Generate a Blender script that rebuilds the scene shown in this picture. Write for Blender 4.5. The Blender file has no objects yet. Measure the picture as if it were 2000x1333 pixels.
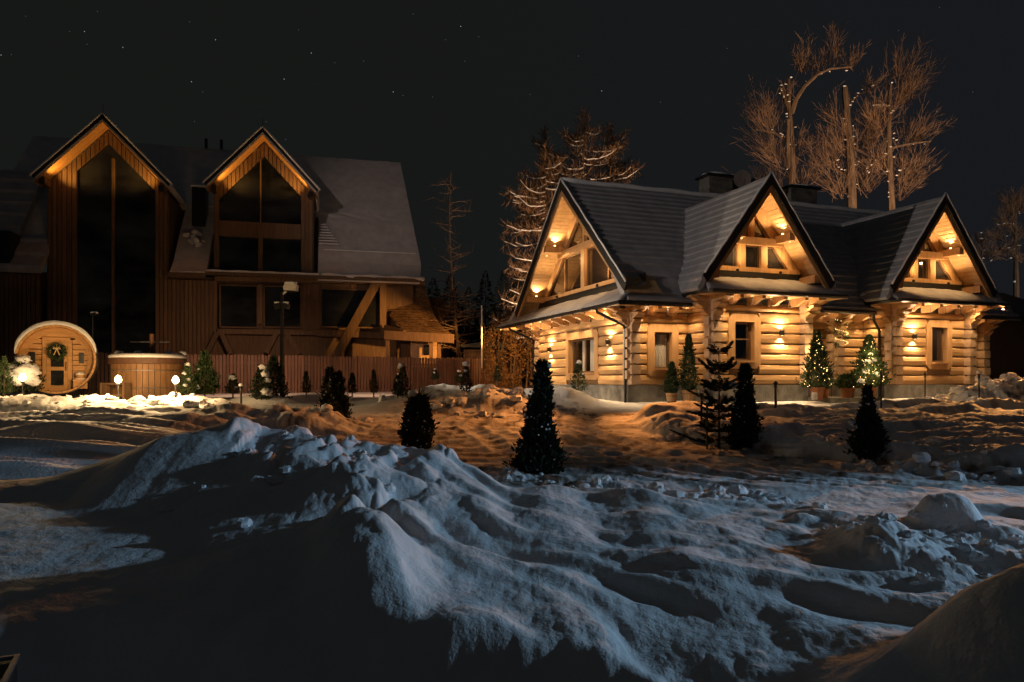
import bpy, math, random
import numpy as np
from mathutils import Vector, Matrix, noise as mnoise

random.seed(7)
rng = np.random.default_rng(7)
PI = math.pi
S = bpy.context.scene
COL = S.collection

# ------------------------------------------------------------------ camera
F, CX, HY, CZ = 1400.0, 1000.0, 745.0, 1.6      # focal length and horizon in photograph pixels, eye height
cam_d = bpy.data.cameras.new('camera')
cam_d.sensor_width = 36.0
cam_d.lens = 36.0 * F / 2000.0
cam_d.shift_y = (HY - 666.5) / 2000.0
cam_d.clip_end = 6000.0
cam_d.clip_start = 0.05
cam = bpy.data.objects.new('camera', cam_d)
COL.objects.link(cam)
cam.location = (0, 0, CZ)
cam.rotation_euler = (PI / 2, 0, 0)
S.camera = cam

# ------------------------------------------------------------------ world, moon, exposure
W = bpy.data.worlds.new('World')
S.world = W
W.use_nodes = True
wn = W.node_tree.nodes
wl = W.node_tree.links
wn.clear()
wo = wn.new('ShaderNodeOutputWorld')
bg = wn.new('ShaderNodeBackground')
tc = wn.new('ShaderNodeTexCoord')
sx = wn.new('ShaderNodeSeparateXYZ')
mr = wn.new('ShaderNodeMapRange')
mr.inputs['From Min'].default_value = -0.3
mr.inputs['From Max'].default_value = 0.75
mr.interpolation_type = 'SMOOTHSTEP'
rp = wn.new('ShaderNodeValToRGB')
rp.color_ramp.elements[0].color = (0.0080, 0.0090, 0.0081, 1)
rp.color_ramp.elements[1].color = (0.0088, 0.0094, 0.0118, 1)
wl.new(tc.outputs['Generated'], sx.inputs[0])
wl.new(sx.outputs['X'], mr.inputs['Value'])
wl.new(mr.outputs[0], rp.inputs[0])
wl.new(rp.outputs[0], bg.inputs[0])
wl.new(bg.outputs[0], wo.inputs[0])
bg.inputs['Strength'].default_value = 1.0

moon_d = bpy.data.lights.new('moon', 'SUN')
moon_d.energy = 0.004
moon_d.color = (0.62, 0.62, 1.0)
moon_d.angle = math.radians(0.5)
moon = bpy.data.objects.new('moon', moon_d)
COL.objects.link(moon)
moon.rotation_euler = (math.radians(48), 0, math.radians(-28))

vs = S.view_settings
vs.view_transform = 'Standard'
vs.look = 'None'
vs.exposure = 0.0
vs.gamma = 1.0
vs.use_curve_mapping = False
S.cycles.use_denoising = True
S.cycles.max_bounces = 6
S.cycles.diffuse_bounces = 3
S.cycles.glossy_bounces = 3
S.cycles.transparent_max_bounces = 8
S.cycles.sample_clamp_indirect = 4.0
S.cycles.caustics_reflective = False
S.cycles.caustics_refractive = False


# light energies (watts) in one place
E_SCONCE, E_GABLE, E_SODIUM, E_BLUE, E_FLOOD, E_BULB, E_HOTEL = 190.0, 85.0, 2800.0, 12500.0, 2300.0, 520.0, 170.0
E_LEFT_A, E_LEFT_B, E_UP = 6500.0, 10500.0, 11000.0
E_EAVE = 155.0
WARM = (1.0, 0.60, 0.28)
WARM2 = (1.0, 0.64, 0.33)
SODIUM = (1.0, 0.40, 0.09)


# ------------------------------------------------------------------ materials
def new_mat(name):
    m = bpy.data.materials.new(name)
    m.use_nodes = True
    nt = m.node_tree
    return m, nt, nt.nodes['Principled BSDF']


def mat(name, c1, c2=None, scale=(6, 6, 6), rough=0.7, bump=0.0, bscale=None, metal=0.0, spec=0.4, detail=5, rnd=0.0,
        lo=0.35, hi=0.7, rough2=None):
    m, nt, b = new_mat(name)
    N, L = nt.nodes, nt.links
    c2 = c2 or c1
    t = N.new('ShaderNodeTexCoord')
    mp = N.new('ShaderNodeMapping')
    mp.inputs['Scale'].default_value = scale
    L.new(t.outputs['Object'], mp.inputs[0])
    vec = mp.outputs[0]
    oi = N.new('ShaderNodeObjectInfo')
    if rnd:
        ad = N.new('ShaderNodeVectorMath')
        ad.operation = 'ADD'
        cb = N.new('ShaderNodeCombineXYZ')
        mu = N.new('ShaderNodeMath')
        mu.operation = 'MULTIPLY'
        mu.inputs[1].default_value = 37.0
        L.new(oi.outputs['Random'], mu.inputs[0])
        for k in range(3):
            L.new(mu.outputs[0], cb.inputs[k])
        L.new(vec, ad.inputs[0])
        L.new(cb.outputs[0], ad.inputs[1])
        vec = ad.outputs[0]
    nz = N.new('ShaderNodeTexNoise')
    nz.inputs['Scale'].default_value = 1.0
    nz.inputs['Detail'].default_value = detail
    nz.inputs['Roughness'].default_value = 0.6
    L.new(vec, nz.inputs['Vector'])
    r = N.new('ShaderNodeValToRGB')
    r.color_ramp.elements[0].position = lo
    r.color_ramp.elements[1].position = hi
    r.color_ramp.elements[0].color = (*c1, 1)
    r.color_ramp.elements[1].color = (*c2, 1)
    L.new(nz.outputs['Fac'], r.inputs[0])
    col = r.outputs[0]
    if rnd:
        hs = N.new('ShaderNodeHueSaturation')
        mr_ = N.new('ShaderNodeMapRange')
        mr_.inputs['To Min'].default_value = 1.0 - rnd
        mr_.inputs['To Max'].default_value = 1.0 + rnd
        L.new(oi.outputs['Random'], mr_.inputs['Value'])
        L.new(mr_.outputs[0], hs.inputs['Value'])
        L.new(col, hs.inputs['Color'])
        col = hs.outputs[0]
    L.new(col, b.inputs['Base Color'])
    b.inputs['Roughness'].default_value = rough
    b.inputs['Metallic'].default_value = metal
    b.inputs['Specular IOR Level'].default_value = spec
    if bump:
        n2 = N.new('ShaderNodeTexNoise')
        n2.inputs['Scale'].default_value = 1.0
        n2.inputs['Detail'].default_value = 4
        mp2 = N.new('ShaderNodeMapping')
        mp2.inputs['Scale'].default_value = bscale or scale
        L.new(t.outputs['Object'], mp2.inputs[0])
        L.new(mp2.outputs[0], n2.inputs['Vector'])
        bp = N.new('ShaderNodeBump')
        bp.inputs['Strength'].default_value = bump
        bp.inputs['Distance'].default_value = 0.02
        L.new(n2.outputs['Fac'], bp.inputs['Height'])
        L.new(bp.outputs[0], b.inputs['Normal'])
    return m


def emit(name, color, strength):
    m, nt, b = new_mat(name)
    b.inputs['Base Color'].default_value = (*color, 1)
    b.inputs['Emission Color'].default_value = (*color, 1)
    b.inputs['Emission Strength'].default_value = strength
    return m


def thin_glass(name, gloss=0.12, tint=(0.9, 0.9, 0.9)):
    m, nt, b = new_mat(name)
    N, L = nt.nodes, nt.links
    N.remove(b)
    tr = N.new('ShaderNodeBsdfTransparent')
    tr.inputs[0].default_value = (*tint, 1)
    gl = N.new('ShaderNodeBsdfGlossy')
    gl.inputs['Roughness'].default_value = 0.03
    mx = N.new('ShaderNodeMixShader')
    mx.inputs[0].default_value = gloss
    L.new(tr.outputs[0], mx.inputs[1])
    L.new(gl.outputs[0], mx.inputs[2])
    L.new(mx.outputs[0], N['Material Output'].inputs[0])
    return m


MT = {}
LOG1, LOG2 = (0.42, 0.245, 0.105), (0.62, 0.40, 0.195)
MT['log_a'] = mat('spruce_log_along', LOG1, LOG2, (0.7, 9, 14), 0.55, 0.25, (2, 40, 60), rnd=0.24, spec=0.35)
MT['log_b'] = mat('spruce_log_across', LOG1, LOG2, (9, 0.7, 14), 0.55, 0.25, (40, 2, 60), rnd=0.24, spec=0.35)
MT['log_z'] = mat('spruce_upright', LOG1, LOG2, (12, 12, 0.9), 0.55, 0.25, (40, 40, 3), rnd=0.12, spec=0.35)
MT['end'] = mat('log_end_grain', (0.50, 0.34, 0.21), (0.62, 0.45, 0.30), (8, 8, 8), 0.7, 0.3, (30, 30, 30), rnd=0.1)
MT['trim'] = mat('planed_spruce', (0.40, 0.23, 0.10), (0.54, 0.33, 0.16), (10, 10, 2), 0.5, 0.12, (30, 30, 6), rnd=0.08)
MT['chink'] = mat('wood_wool_rope', (0.10, 0.06, 0.03), (0.20, 0.12, 0.06), (30, 30, 30), 0.95, 0.6)
MT['soffit'] = mat('soffit_board', (0.46, 0.29, 0.13), (0.60, 0.41, 0.21), (8, 8, 8), 0.6, 0.1, rnd=0.1)
MT['dark_wood'] = mat('brown_stained_wood', (0.10, 0.055, 0.028), (0.17, 0.10, 0.05), (10, 10, 1.5), 0.6, 0.2, (40, 40, 6))
MT['door'] = mat('dark_plank_door', (0.10, 0.05, 0.025), (0.19, 0.10, 0.05), (12, 12, 1), 0.55, 0.2)
MT['stone'] = mat('grey_stone', (0.10, 0.095, 0.085), (0.24, 0.23, 0.20), (3, 3, 5), 0.85, 0.6, (12, 12, 12))
MT['plinth'] = mat('split_stone_plinth', (0.11, 0.11, 0.105), (0.25, 0.245, 0.23), (3.5, 3.5, 3.0), 0.85, 0.8, (22, 22, 9))
MT['black'] = mat('black_metal', (0.012, 0.012, 0.013), (0.02, 0.02, 0.02), (5, 5, 5), 0.35, metal=0.0, spec=0.5)
MT['barge'] = mat('black_barge_board', (0.012, 0.011, 0.010), (0.025, 0.022, 0.02), (5, 5, 5), 0.5)
MT['dark_glass'] = mat('dark_window_glass', (0.03, 0.03, 0.03), (0.20, 0.20, 0.19), (.5, .5, .9), 0.06, metal=0.85, spec=0.5)
MT['mirror_glass'] = mat('reflecting_window_glass', (0.02, 0.012, 0.006), None, (1, 1, 1), 0.05, spec=1.0)
MT['pane'] = thin_glass('thin_pane')
MT['curtain'] = mat('white_net_curtain', (0.75, 0.73, 0.68), (0.85, 0.83, 0.78), (40, 40, 3), 0.9)
MT['room'] = mat('dark_room', (0.03, 0.02, 0.015), (0.06, 0.04, 0.02), (2, 2, 2), 0.9)
MT['slat'] = mat('reddish_larch_slat', (0.12, 0.062, 0.042), (0.20, 0.104, 0.072), (14, 14, 1.2), 0.65, 0.2, (40, 40, 6), rnd=0.22)
MT['clad'] = mat('larch_cladding', (0.12, 0.068, 0.034), (0.21, 0.125, 0.065), (16, 16, 1.0), 0.65, 0.2, (40, 40, 6), rnd=0.15)
MT['barrel'] = mat('sauna_plank', (0.42, 0.21, 0.07), (0.58, 0.33, 0.13), (1.5, 10, 12), 0.55, 0.15, rnd=0.12)
MT['stave'] = mat('tub_stave', (0.19, 0.095, 0.04), (0.30, 0.165, 0.075), (14, 14, 1.5), 0.6, 0.15, rnd=0.12)
MT['cover'] = mat('vinyl_tub_cover', (0.10, 0.05, 0.03), (0.14, 0.07, 0.04), (6, 6, 6), 0.5)
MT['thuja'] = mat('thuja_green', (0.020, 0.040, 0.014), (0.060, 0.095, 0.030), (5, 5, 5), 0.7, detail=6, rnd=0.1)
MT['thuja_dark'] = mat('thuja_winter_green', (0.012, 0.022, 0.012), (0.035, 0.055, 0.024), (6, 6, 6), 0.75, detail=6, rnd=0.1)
MT['fir'] = mat('fir_needles', (0.010, 0.022, 0.014), (0.030, 0.05, 0.028), (4, 4, 4), 0.75)
MT['spruce_dark'] = mat('forest_conifer', (0.006, 0.009, 0.007), (0.018, 0.024, 0.016), (1, 1, 1), 0.85)
MT['bark'] = mat('grey_brown_bark', (0.07, 0.045, 0.03), (0.17, 0.12, 0.08), (6, 6, 1.5), 0.9, 0.7, (20, 20, 5))
MT['twig'] = mat('reddish_twig', (0.14, 0.088, 0.055), (0.26, 0.165, 0.105), (3, 3, 3), 0.85)
MT['larch_twig'] = mat('larch_twig', (0.15, 0.085, 0.042), (0.28, 0.165, 0.085), (3, 3, 3), 0.85)
MT['hedge'] = mat('brown_beech_leaf', (0.12, 0.06, 0.02), (0.32, 0.18, 0.07), (3, 3, 3), 0.7)
MT['yucca'] = mat('yucca_leaf', (0.10, 0.17, 0.13), (0.22, 0.30, 0.25), (6, 6, 6), 0.5)
MT['terracotta'] = mat('terracotta', (0.24, 0.085, 0.04), (0.32, 0.13, 0.06), (8, 8, 8), 0.8, 0.15)
MT['bucket'] = mat('wooden_bucket', (0.42, 0.23, 0.10), (0.56, 0.34, 0.16), (16, 16, 1), 0.6, 0.2)
MT['steel'] = mat('weathered_steel', (0.30, 0.30, 0.31), (0.42, 0.42, 0.43), (5, 5, 5), 0.35, metal=0.9)
MT['rust'] = mat('rusty_stove_pipe', (0.16, 0.07, 0.03), (0.28, 0.14, 0.07), (6, 6, 3), 0.6, metal=0.3)
MT['white_metal'] = mat('pale_lamp_housing', (0.55, 0.53, 0.48), (0.68, 0.66, 0.60), (6, 6, 6), 0.5)
MT['ribbon'] = mat('gold_ribbon', (0.6, 0.42, 0.16), (0.7, 0.5, 0.22), (6, 6, 6), 0.4)
MT['dish'] = mat('grey_satellite_dish', (0.18, 0.16, 0.14), (0.22, 0.2, 0.18), (3, 3, 3), 0.6)
MT['shingle'] = mat('split_shingle', (0.11, 0.062, 0.03), (0.27, 0.155, 0.075), (3, 3, 9), 0.8, 0.4, (12, 12, 30), rnd=0.2)
MT['bulb'] = emit('warm_bulb', (1.0, 0.74, 0.36), 9.0)
MT['fairy'] = emit('fairy_light', (1.0, 0.66, 0.22), 7.0)
MT['lamp_face'] = emit('downlight_face', (1.0, 0.62, 0.26), 5.0)
MT['lamp_dim'] = emit('fill_lamp_face', (1.0, 0.62, 0.26), 1.2)  # face of the added gable and eave fill lamps
MT['star'] = emit('star_light', (0.85, 0.92, 1.0), 0.40)
MT['star_dim'] = emit('dim_star_light', (0.85, 0.92, 1.0), 0.09)


def snow_mat(name, c1=(0.74, 0.75, 0.77), c2=(0.84, 0.84, 0.85), fine=1.0, use_dirt=False):
    m, nt, b = new_mat(name)
    N, L = nt.nodes, nt.links
    t = N.new('ShaderNodeTexCoord')
    n1 = N.new('ShaderNodeTexNoise')
    n1.inputs['Scale'].default_value = 2.5
    n1.inputs['Detail'].default_value = 4
    L.new(t.outputs['Object'], n1.inputs['Vector'])
    r = N.new('ShaderNodeValToRGB')
    r.color_ramp.elements[0].color = (*c1, 1)
    r.color_ramp.elements[1].color = (*c2, 1)
    r.color_ramp.elements[0].position = 0.3
    r.color_ramp.elements[1].position = 0.65
    L.new(n1.outputs['Fac'], r.inputs[0])
    if use_dirt:  # mixes road dirt into the snow colour
        at_ = N.new('ShaderNodeAttribute')
        at_.attribute_name = 'dirt'
        mxc = N.new('ShaderNodeMix')
        mxc.data_type = 'RGBA'
        L.new(at_.outputs['Fac'], mxc.inputs[0])
        L.new(r.outputs[0], mxc.inputs[6])
        mxc.inputs[7].default_value = (0.20, 0.17, 0.14, 1)
        L.new(mxc.outputs[2], b.inputs['Base Color'])
    else:
        L.new(r.outputs[0], b.inputs['Base Color'])
    b.inputs['Roughness'].default_value = 0.75
    b.inputs['Specular IOR Level'].default_value = 0.25
    n2 = N.new('ShaderNodeTexNoise')
    n2.inputs['Scale'].default_value = 55.0
    n2.inputs['Detail'].default_value = 3
    L.new(t.outputs['Object'], n2.inputs['Vector'])
    n3 = N.new('ShaderNodeTexNoise')
    n3.inputs['Scale'].default_value = 14.0
    n3.inputs['Detail'].default_value = 4
    L.new(t.outputs['Object'], n3.inputs['Vector'])
    b1 = N.new('ShaderNodeBump')
    b1.inputs['Strength'].default_value = 0.35 * fine
    b1.inputs['Distance'].default_value = 0.012
    L.new(n2.outputs['Fac'], b1.inputs['Height'])
    b2 = N.new('ShaderNodeBump')
    b2.inputs['Strength'].default_value = 0.45 * fine
    b2.inputs['Distance'].default_value = 0.03
    L.new(n3.outputs['Fac'], b2.inputs['Height'])
    n4 = N.new('ShaderNodeTexNoise')
    n4.inputs['Scale'].default_value = 5.0
    n4.inputs['Detail'].default_value = 6
    n4.inputs['Roughness'].default_value = 0.62
    L.new(t.outputs['Object'], n4.inputs['Vector'])
    b3 = N.new('ShaderNodeBump')
    b3.inputs['Strength'].default_value = 0.20 * fine
    b3.inputs['Distance'].default_value = 0.06
    L.new(n4.outputs['Fac'], b3.inputs['Height'])
    L.new(b1.outputs[0], b3.inputs['Normal'])
    L.new(b3.outputs[0], b2.inputs['Normal'])
    L.new(b2.outputs[0], b.inputs['Normal'])
    return m


MT['snow'] = snow_mat('packed_snow')
MT['ground_snow'] = snow_mat('ground_snow', use_dirt=True)
MT['snow_soft'] = snow_mat('soft_snow', fine=0.5)
MT['roof_snow'] = snow_mat('thin_roof_snow', (0.31, 0.31, 0.33), (0.41, 0.41, 0.43), 0.5)
MT['roof_snow2'] = snow_mat('hotel_roof_snow', (0.60, 0.55, 0.54), (0.70, 0.66, 0.65), 0.4)


# ------------------------------------------------------------------ mesh helpers
class MB:
    def __init__(s):
        s.v, s.f = [], []

    def poly(s, vs_, fs):
        o = len(s.v)
        s.v += [tuple(p) for p in vs_]
        s.f += [tuple(i + o for i in f) for f in fs]

    def box(s, c, d, rz=0.0, bev=0.0):
        hx, hy, hz = d[0] / 2, d[1] / 2, d[2] / 2
        cs, sn = math.cos(rz), math.sin(rz)
        P = []
        for z in (-hz, hz):
            for x, y in ((-hx, -hy), (hx, -hy), (hx, hy), (-hx, hy)):
                P.append((c[0] + x * cs - y * sn, c[1] + x * sn + y * cs, c[2] + z))
        s.poly(P, [(3, 2, 1, 0), (4, 5, 6, 7), (0, 1, 5, 4), (1, 2, 6, 5), (2, 3, 7, 6), (3, 0, 4, 7)])

    def beam(s, p, q, w, h, up=(0, 0, 1)):
        p, q, up = Vector(p), Vector(q), Vector(up)
        d = (q - p).normalized()
        side = d.cross(up).normalized()
        up2 = side.cross(d)
        prof = [(-w / 2, -h / 2), (w / 2, -h / 2), (w / 2, h / 2), (-w / 2, h / 2)]
        P = [p + side * a + up2 * b for a, b in prof] + [q + side * a + up2 * b for a, b in prof]
        s.poly(P, [(3, 2, 1, 0), (4, 5, 6, 7), (0, 1, 5, 4), (1, 2, 6, 5), (2, 3, 7, 6), (3, 0, 4, 7)])

    def prism(s, pts, ext):
        n = len(pts)
        e = Vector(ext)
        P = [Vector(p) for p in pts]
        P = P + [p + e for p in P]
        s.poly(P, [tuple(range(n - 1, -1, -1)), tuple(range(n, 2 * n))] + [(i, (i + 1) % n, n + (i + 1) % n, n + i) for i in range(n)])

    def tube(s, pts, rad, n=6, cap=True):
        pts = [Vector(p) for p in pts]
        m = len(pts)
        if not hasattr(rad, '__len__'):
            rad = [rad] * m
        V = []
        a = None
        for i, p in enumerate(pts):
            d = (pts[min(i + 1, m - 1)] - pts[max(i - 1, 0)])
            d = d.normalized() if d.length > 1e-9 else Vector((0, 0, 1))
            if a is None:
                a = d.cross(Vector((0.31, 0.95, 0.05)) if abs(d.y) < .8 else Vector((1, 0, 0.1)))
            a = a - d * a.dot(d)
            a = a.normalized() if a.length > 1e-6 else d.orthogonal().normalized()
            b = d.cross(a)
            for k in range(n):
                t = 2 * PI * k / n
                V.append(p + (a * math.cos(t) + b * math.sin(t)) * rad[i])
        Fs = []
        for i in range(m - 1):
            for k in range(n):
                k2 = (k + 1) % n
                Fs.append((i * n + k, i * n + k2, (i + 1) * n + k2, (i + 1) * n + k))
        if cap:
            Fs.append(tuple(range(n - 1, -1, -1)))
            Fs.append(tuple((m - 1) * n + k for k in range(n)))
        s.poly(V, Fs)

    def lathe(s, prof, c=(0, 0, 0), n=16):
        V = []
        for r, z in prof:
            for k in range(n):
                t = 2 * PI * k / n
                V.append((c[0] + r * math.cos(t), c[1] + r * math.sin(t), c[2] + z))
        Fs = []
        for i in range(len(prof) - 1):
            for k in range(n):
                k2 = (k + 1) % n
                Fs.append((i * n + k, i * n + k2, (i + 1) * n + k2, (i + 1) * n + k))
        Fs.append(tuple(range(n - 1, -1, -1)))
        Fs.append(tuple((len(prof) - 1) * n + k for k in range(n)))
        s.poly(V, Fs)

    def blob(s, c, r, seed=0, nu=12, nv=8, amp=0.22, sq=(1, 1, 1), fr=1.6):
        V = [(c[0], c[1], c[2] - r * sq[2])]
        for i in range(1, nv):
            ph = PI * i / nv - PI / 2
            for k in range(nu):
                t = 2 * PI * k / nu
                d = Vector((math.cos(ph) * math.cos(t), math.cos(ph) * math.sin(t), math.sin(ph)))
                q = 1 + amp * mnoise.noise(d * fr + Vector((seed * 3.7, seed * 1.3, 5))) * 1.6
                V.append((c[0] + d.x * r * q * sq[0], c[1] + d.y * r * q * sq[1], c[2] + d.z * r * q * sq[2]))
        V.append((c[0], c[1], c[2] + r * sq[2]))
        Fs = [(0, 1 + (k + 1) % nu, 1 + k) for k in range(nu)]
        for i in range(nv - 2):
            for k in range(nu):
                k2 = (k + 1) % nu
                Fs.append((1 + i * nu + k, 1 + i * nu + k2, 1 + (i + 1) * nu + k2, 1 + (i + 1) * nu + k))
        top = len(V) - 1
        b0 = 1 + (nv - 2) * nu
        Fs += [(b0 + k, b0 + (k + 1) % nu, top) for k in range(nu)]
        s.poly(V, Fs)

    def mesh(s, name, m=None, smooth=False):
        me = bpy.data.meshes.new(name)
        me.from_pydata(s.v, [], s.f)
        if m is not None:
            me.materials.append(m)
        if smooth:
            me.polygons.foreach_set('use_smooth', [True] * len(me.polygons))
        me.update()
        return me

    def build(s, name, m=None, parent=None, smooth=False, kind=None, label=None):
        return link(name, s.mesh(name, m, smooth), parent, kind, label)


def link(name, me, parent=None, kind=None, label=None):
    o = bpy.data.objects.new(name, me)
    COL.objects.link(o)
    if parent is not None:
        o.parent = parent
    if kind:
        o['kind'] = kind
    if label:
        o['label'] = label
    return o


def thing(name, label, cat, loc=(0, 0, 0), rz=0.0, group=None):
    o = bpy.data.objects.new(name, None)
    o.empty_display_size = 0.2
    COL.objects.link(o)
    o.location = loc
    o.rotation_euler = (0, 0, rz)
    tag(o, label, cat, group)
    return o


def tag(o, label, cat, group=None, kind=None):
    o['label'] = label
    o['category'] = cat
    if group:
        o['group'] = group
    if kind:
        o['kind'] = kind
    return o


def kids(o):
    return [c for c in bpy.data.objects if c.parent is o]


def copy_tree(o, loc=None, rz=None, scale=None, label=None):
    c = o.copy()
    COL.objects.link(c)
    if loc is not None:
        c.location = loc
    if rz is not None:
        c.rotation_euler = (0, 0, rz)
    if scale is not None:
        c.scale = scale
    if label:
        c['label'] = label
    for ch in o.children:
        d = ch.copy()
        COL.objects.link(d)
        d.parent = c
        for g in ch.children:
            e = g.copy()
            COL.objects.link(e)
            e.parent = d
    return c


def np_mesh(name, verts, faces, m, smooth=False):
    me = bpy.data.meshes.new(name)
    nv, nf, k = len(verts), len(faces), faces.shape[1]
    me.vertices.add(nv)
    me.vertices.foreach_set('co', np.ascontiguousarray(verts, dtype=np.float32).ravel())
    me.loops.add(nf * k)
    me.loops.foreach_set('vertex_index', np.ascontiguousarray(faces, dtype=np.int32).ravel())
    me.polygons.add(nf)
    me.polygons.foreach_set('loop_start', np.arange(0, nf * k, k, dtype=np.int32))
    me.polygons.foreach_set('loop_total', np.full(nf, k, dtype=np.int32))
    if smooth:
        me.polygons.foreach_set('use_smooth', np.ones(nf, dtype=bool))
    me.materials.append(m)
    me.update(calc_edges=True)
    me.validate()
    return me


def unit(a):
    return a / np.maximum(np.linalg.norm(a, axis=1, keepdims=True), 1e-9)


def sprays(name, base, direc, length, width, m, g=None):
    """folded leaf sprays: two triangles each, from base along direc"""
    g = g or rng
    n = len(base)
    d = unit(direc)
    s_ = unit(np.cross(d, g.normal(size=(n, 3))))
    u = np.cross(d, s_)
    L_ = np.asarray(length).reshape(-1, 1) * np.ones((n, 1))
    w = np.asarray(width).reshape(-1, 1) * np.ones((n, 1))
    mid = base + d * L_ * 0.55
    V = np.stack([base, mid + s_ * w + u * w * 0.35, base + d * L_, mid - s_ * w + u * w * 0.35], axis=1).reshape(-1, 3)
    i = np.arange(n)[:, None] * 4
    Fq = np.concatenate([i + np.array([[0, 1, 2]]), i + np.array([[0, 2, 3]])], axis=0)
    return np_mesh(name, V, Fq, m)


def light(name, kind, loc, energy, color, parent=None, radius=0.03, target=None, cone=None, blend=0.5):
    d = bpy.data.lights.new(name, kind)
    d.energy = energy
    d.color = color
    d.shadow_soft_size = radius
    o = bpy.data.objects.new(name, d)
    COL.objects.link(o)
    o.location = loc
    if parent is not None:
        o.parent = parent
    if kind == 'SPOT':
        d.spot_size = math.radians(cone)
        d.spot_blend = blend
        v = Vector(target) - Vector(loc)
        o.rotation_euler = v.to_track_quat('-Z', 'Y').to_euler()
    return o


# ------------------------------------------------------------------ snow ground
def _hash(ix, iy, seed):
    h = (ix.astype(np.int64) * 374761393 + iy.astype(np.int64) * 668265263 + seed * 974634777) & 0xffffffff
    h = ((h ^ (h >> 13)) * 1274126177) & 0xffffffff
    h = (h ^ (h >> 16)) & 0xffffffff
    return h.astype(np.float64) / 4294967295.0


def vn(x, y, seed=0):
    ix, iy = np.floor(x), np.floor(y)
    fx, fy = x - ix, y - iy
    ux = fx * fx * fx * (fx * (fx * 6 - 15) + 10)
    uy = fy * fy * fy * (fy * (fy * 6 - 15) + 10)
    a, b = _hash(ix, iy, seed), _hash(ix + 1, iy, seed)
    c, d = _hash(ix, iy + 1, seed), _hash(ix + 1, iy + 1, seed)
    return ((a * (1 - ux) + b * ux) * (1 - uy) + (c * (1 - ux) + d * ux) * uy) * 2 - 1


def fbm(x, y, octv=4, seed=0, gain=0.5):
    s_, a, t = 0.0, 1.0, 0.0
    for o in range(octv):
        s_ = s_ + a * vn(x * 2.03 ** o + 13.7 * o, y * 2.03 ** o - 7.1 * o, seed + o)
        t += a
        a *= gain
    return s_ / t


def billow(x, y, octv=4, seed=0, gain=0.5):
    s_, a, t = 0.0, 1.0, 0.0
    for o in range(octv):
        s_ = s_ + a * np.abs(vn(x * 2.03 ** o + 3.7 * o, y * 2.03 ** o - 9.1 * o, seed + o))
        t += a
        a *= gain
    return s_ / t


def sst(a, b, x):
    t = np.clip((x - a) / (b - a), 0, 1)
    return t * t * (3 - 2 * t)


def bump(x, y, cx, cy, rx, ry, h, ang=0.0, p=1.0):
    c, s_ = math.cos(ang), math.sin(ang)
    dx, dy = x - cx, y - cy
    u, v = (dx * c + dy * s_) / rx, (-dx * s_ + dy * c) / ry
    return h * np.exp(-np.power(u * u + v * v, p))


CRX = [-30, -9.0, -7.2, -6.1, -5.2, -4.6, -4.14, -3.5, -2.44, -1.6, -0.84, 0, 0.9, 2.3, 4.0, 8, 30]
CRY = [10, 9.6, 9.6, 9.5, 9.7, 9.9, 10.0, 9.8, 9.5, 9.3, 9.0, 8.8, 8.5, 8.0, 7.6, 6.5, 6]
CRZ = [0.30, 0.22, 0.24, 0.34, 0.68, 0.92, 1.00, 0.93, 0.77, 0.72, 0.60, 0.34, 0.20, 0.20, 0.14, 0.05, 0]
BY = [-60, 0, 5, 10, 14, 18, 22, 27, 34, 45, 70, 120, 300, 3000]
BZ = [-0.6, -0.35, -0.05, 0.08, 0.25, 0.55, 0.90, 1.08, 1.15, 1.3, 2.5, 8.0, 20, 20]


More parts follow.
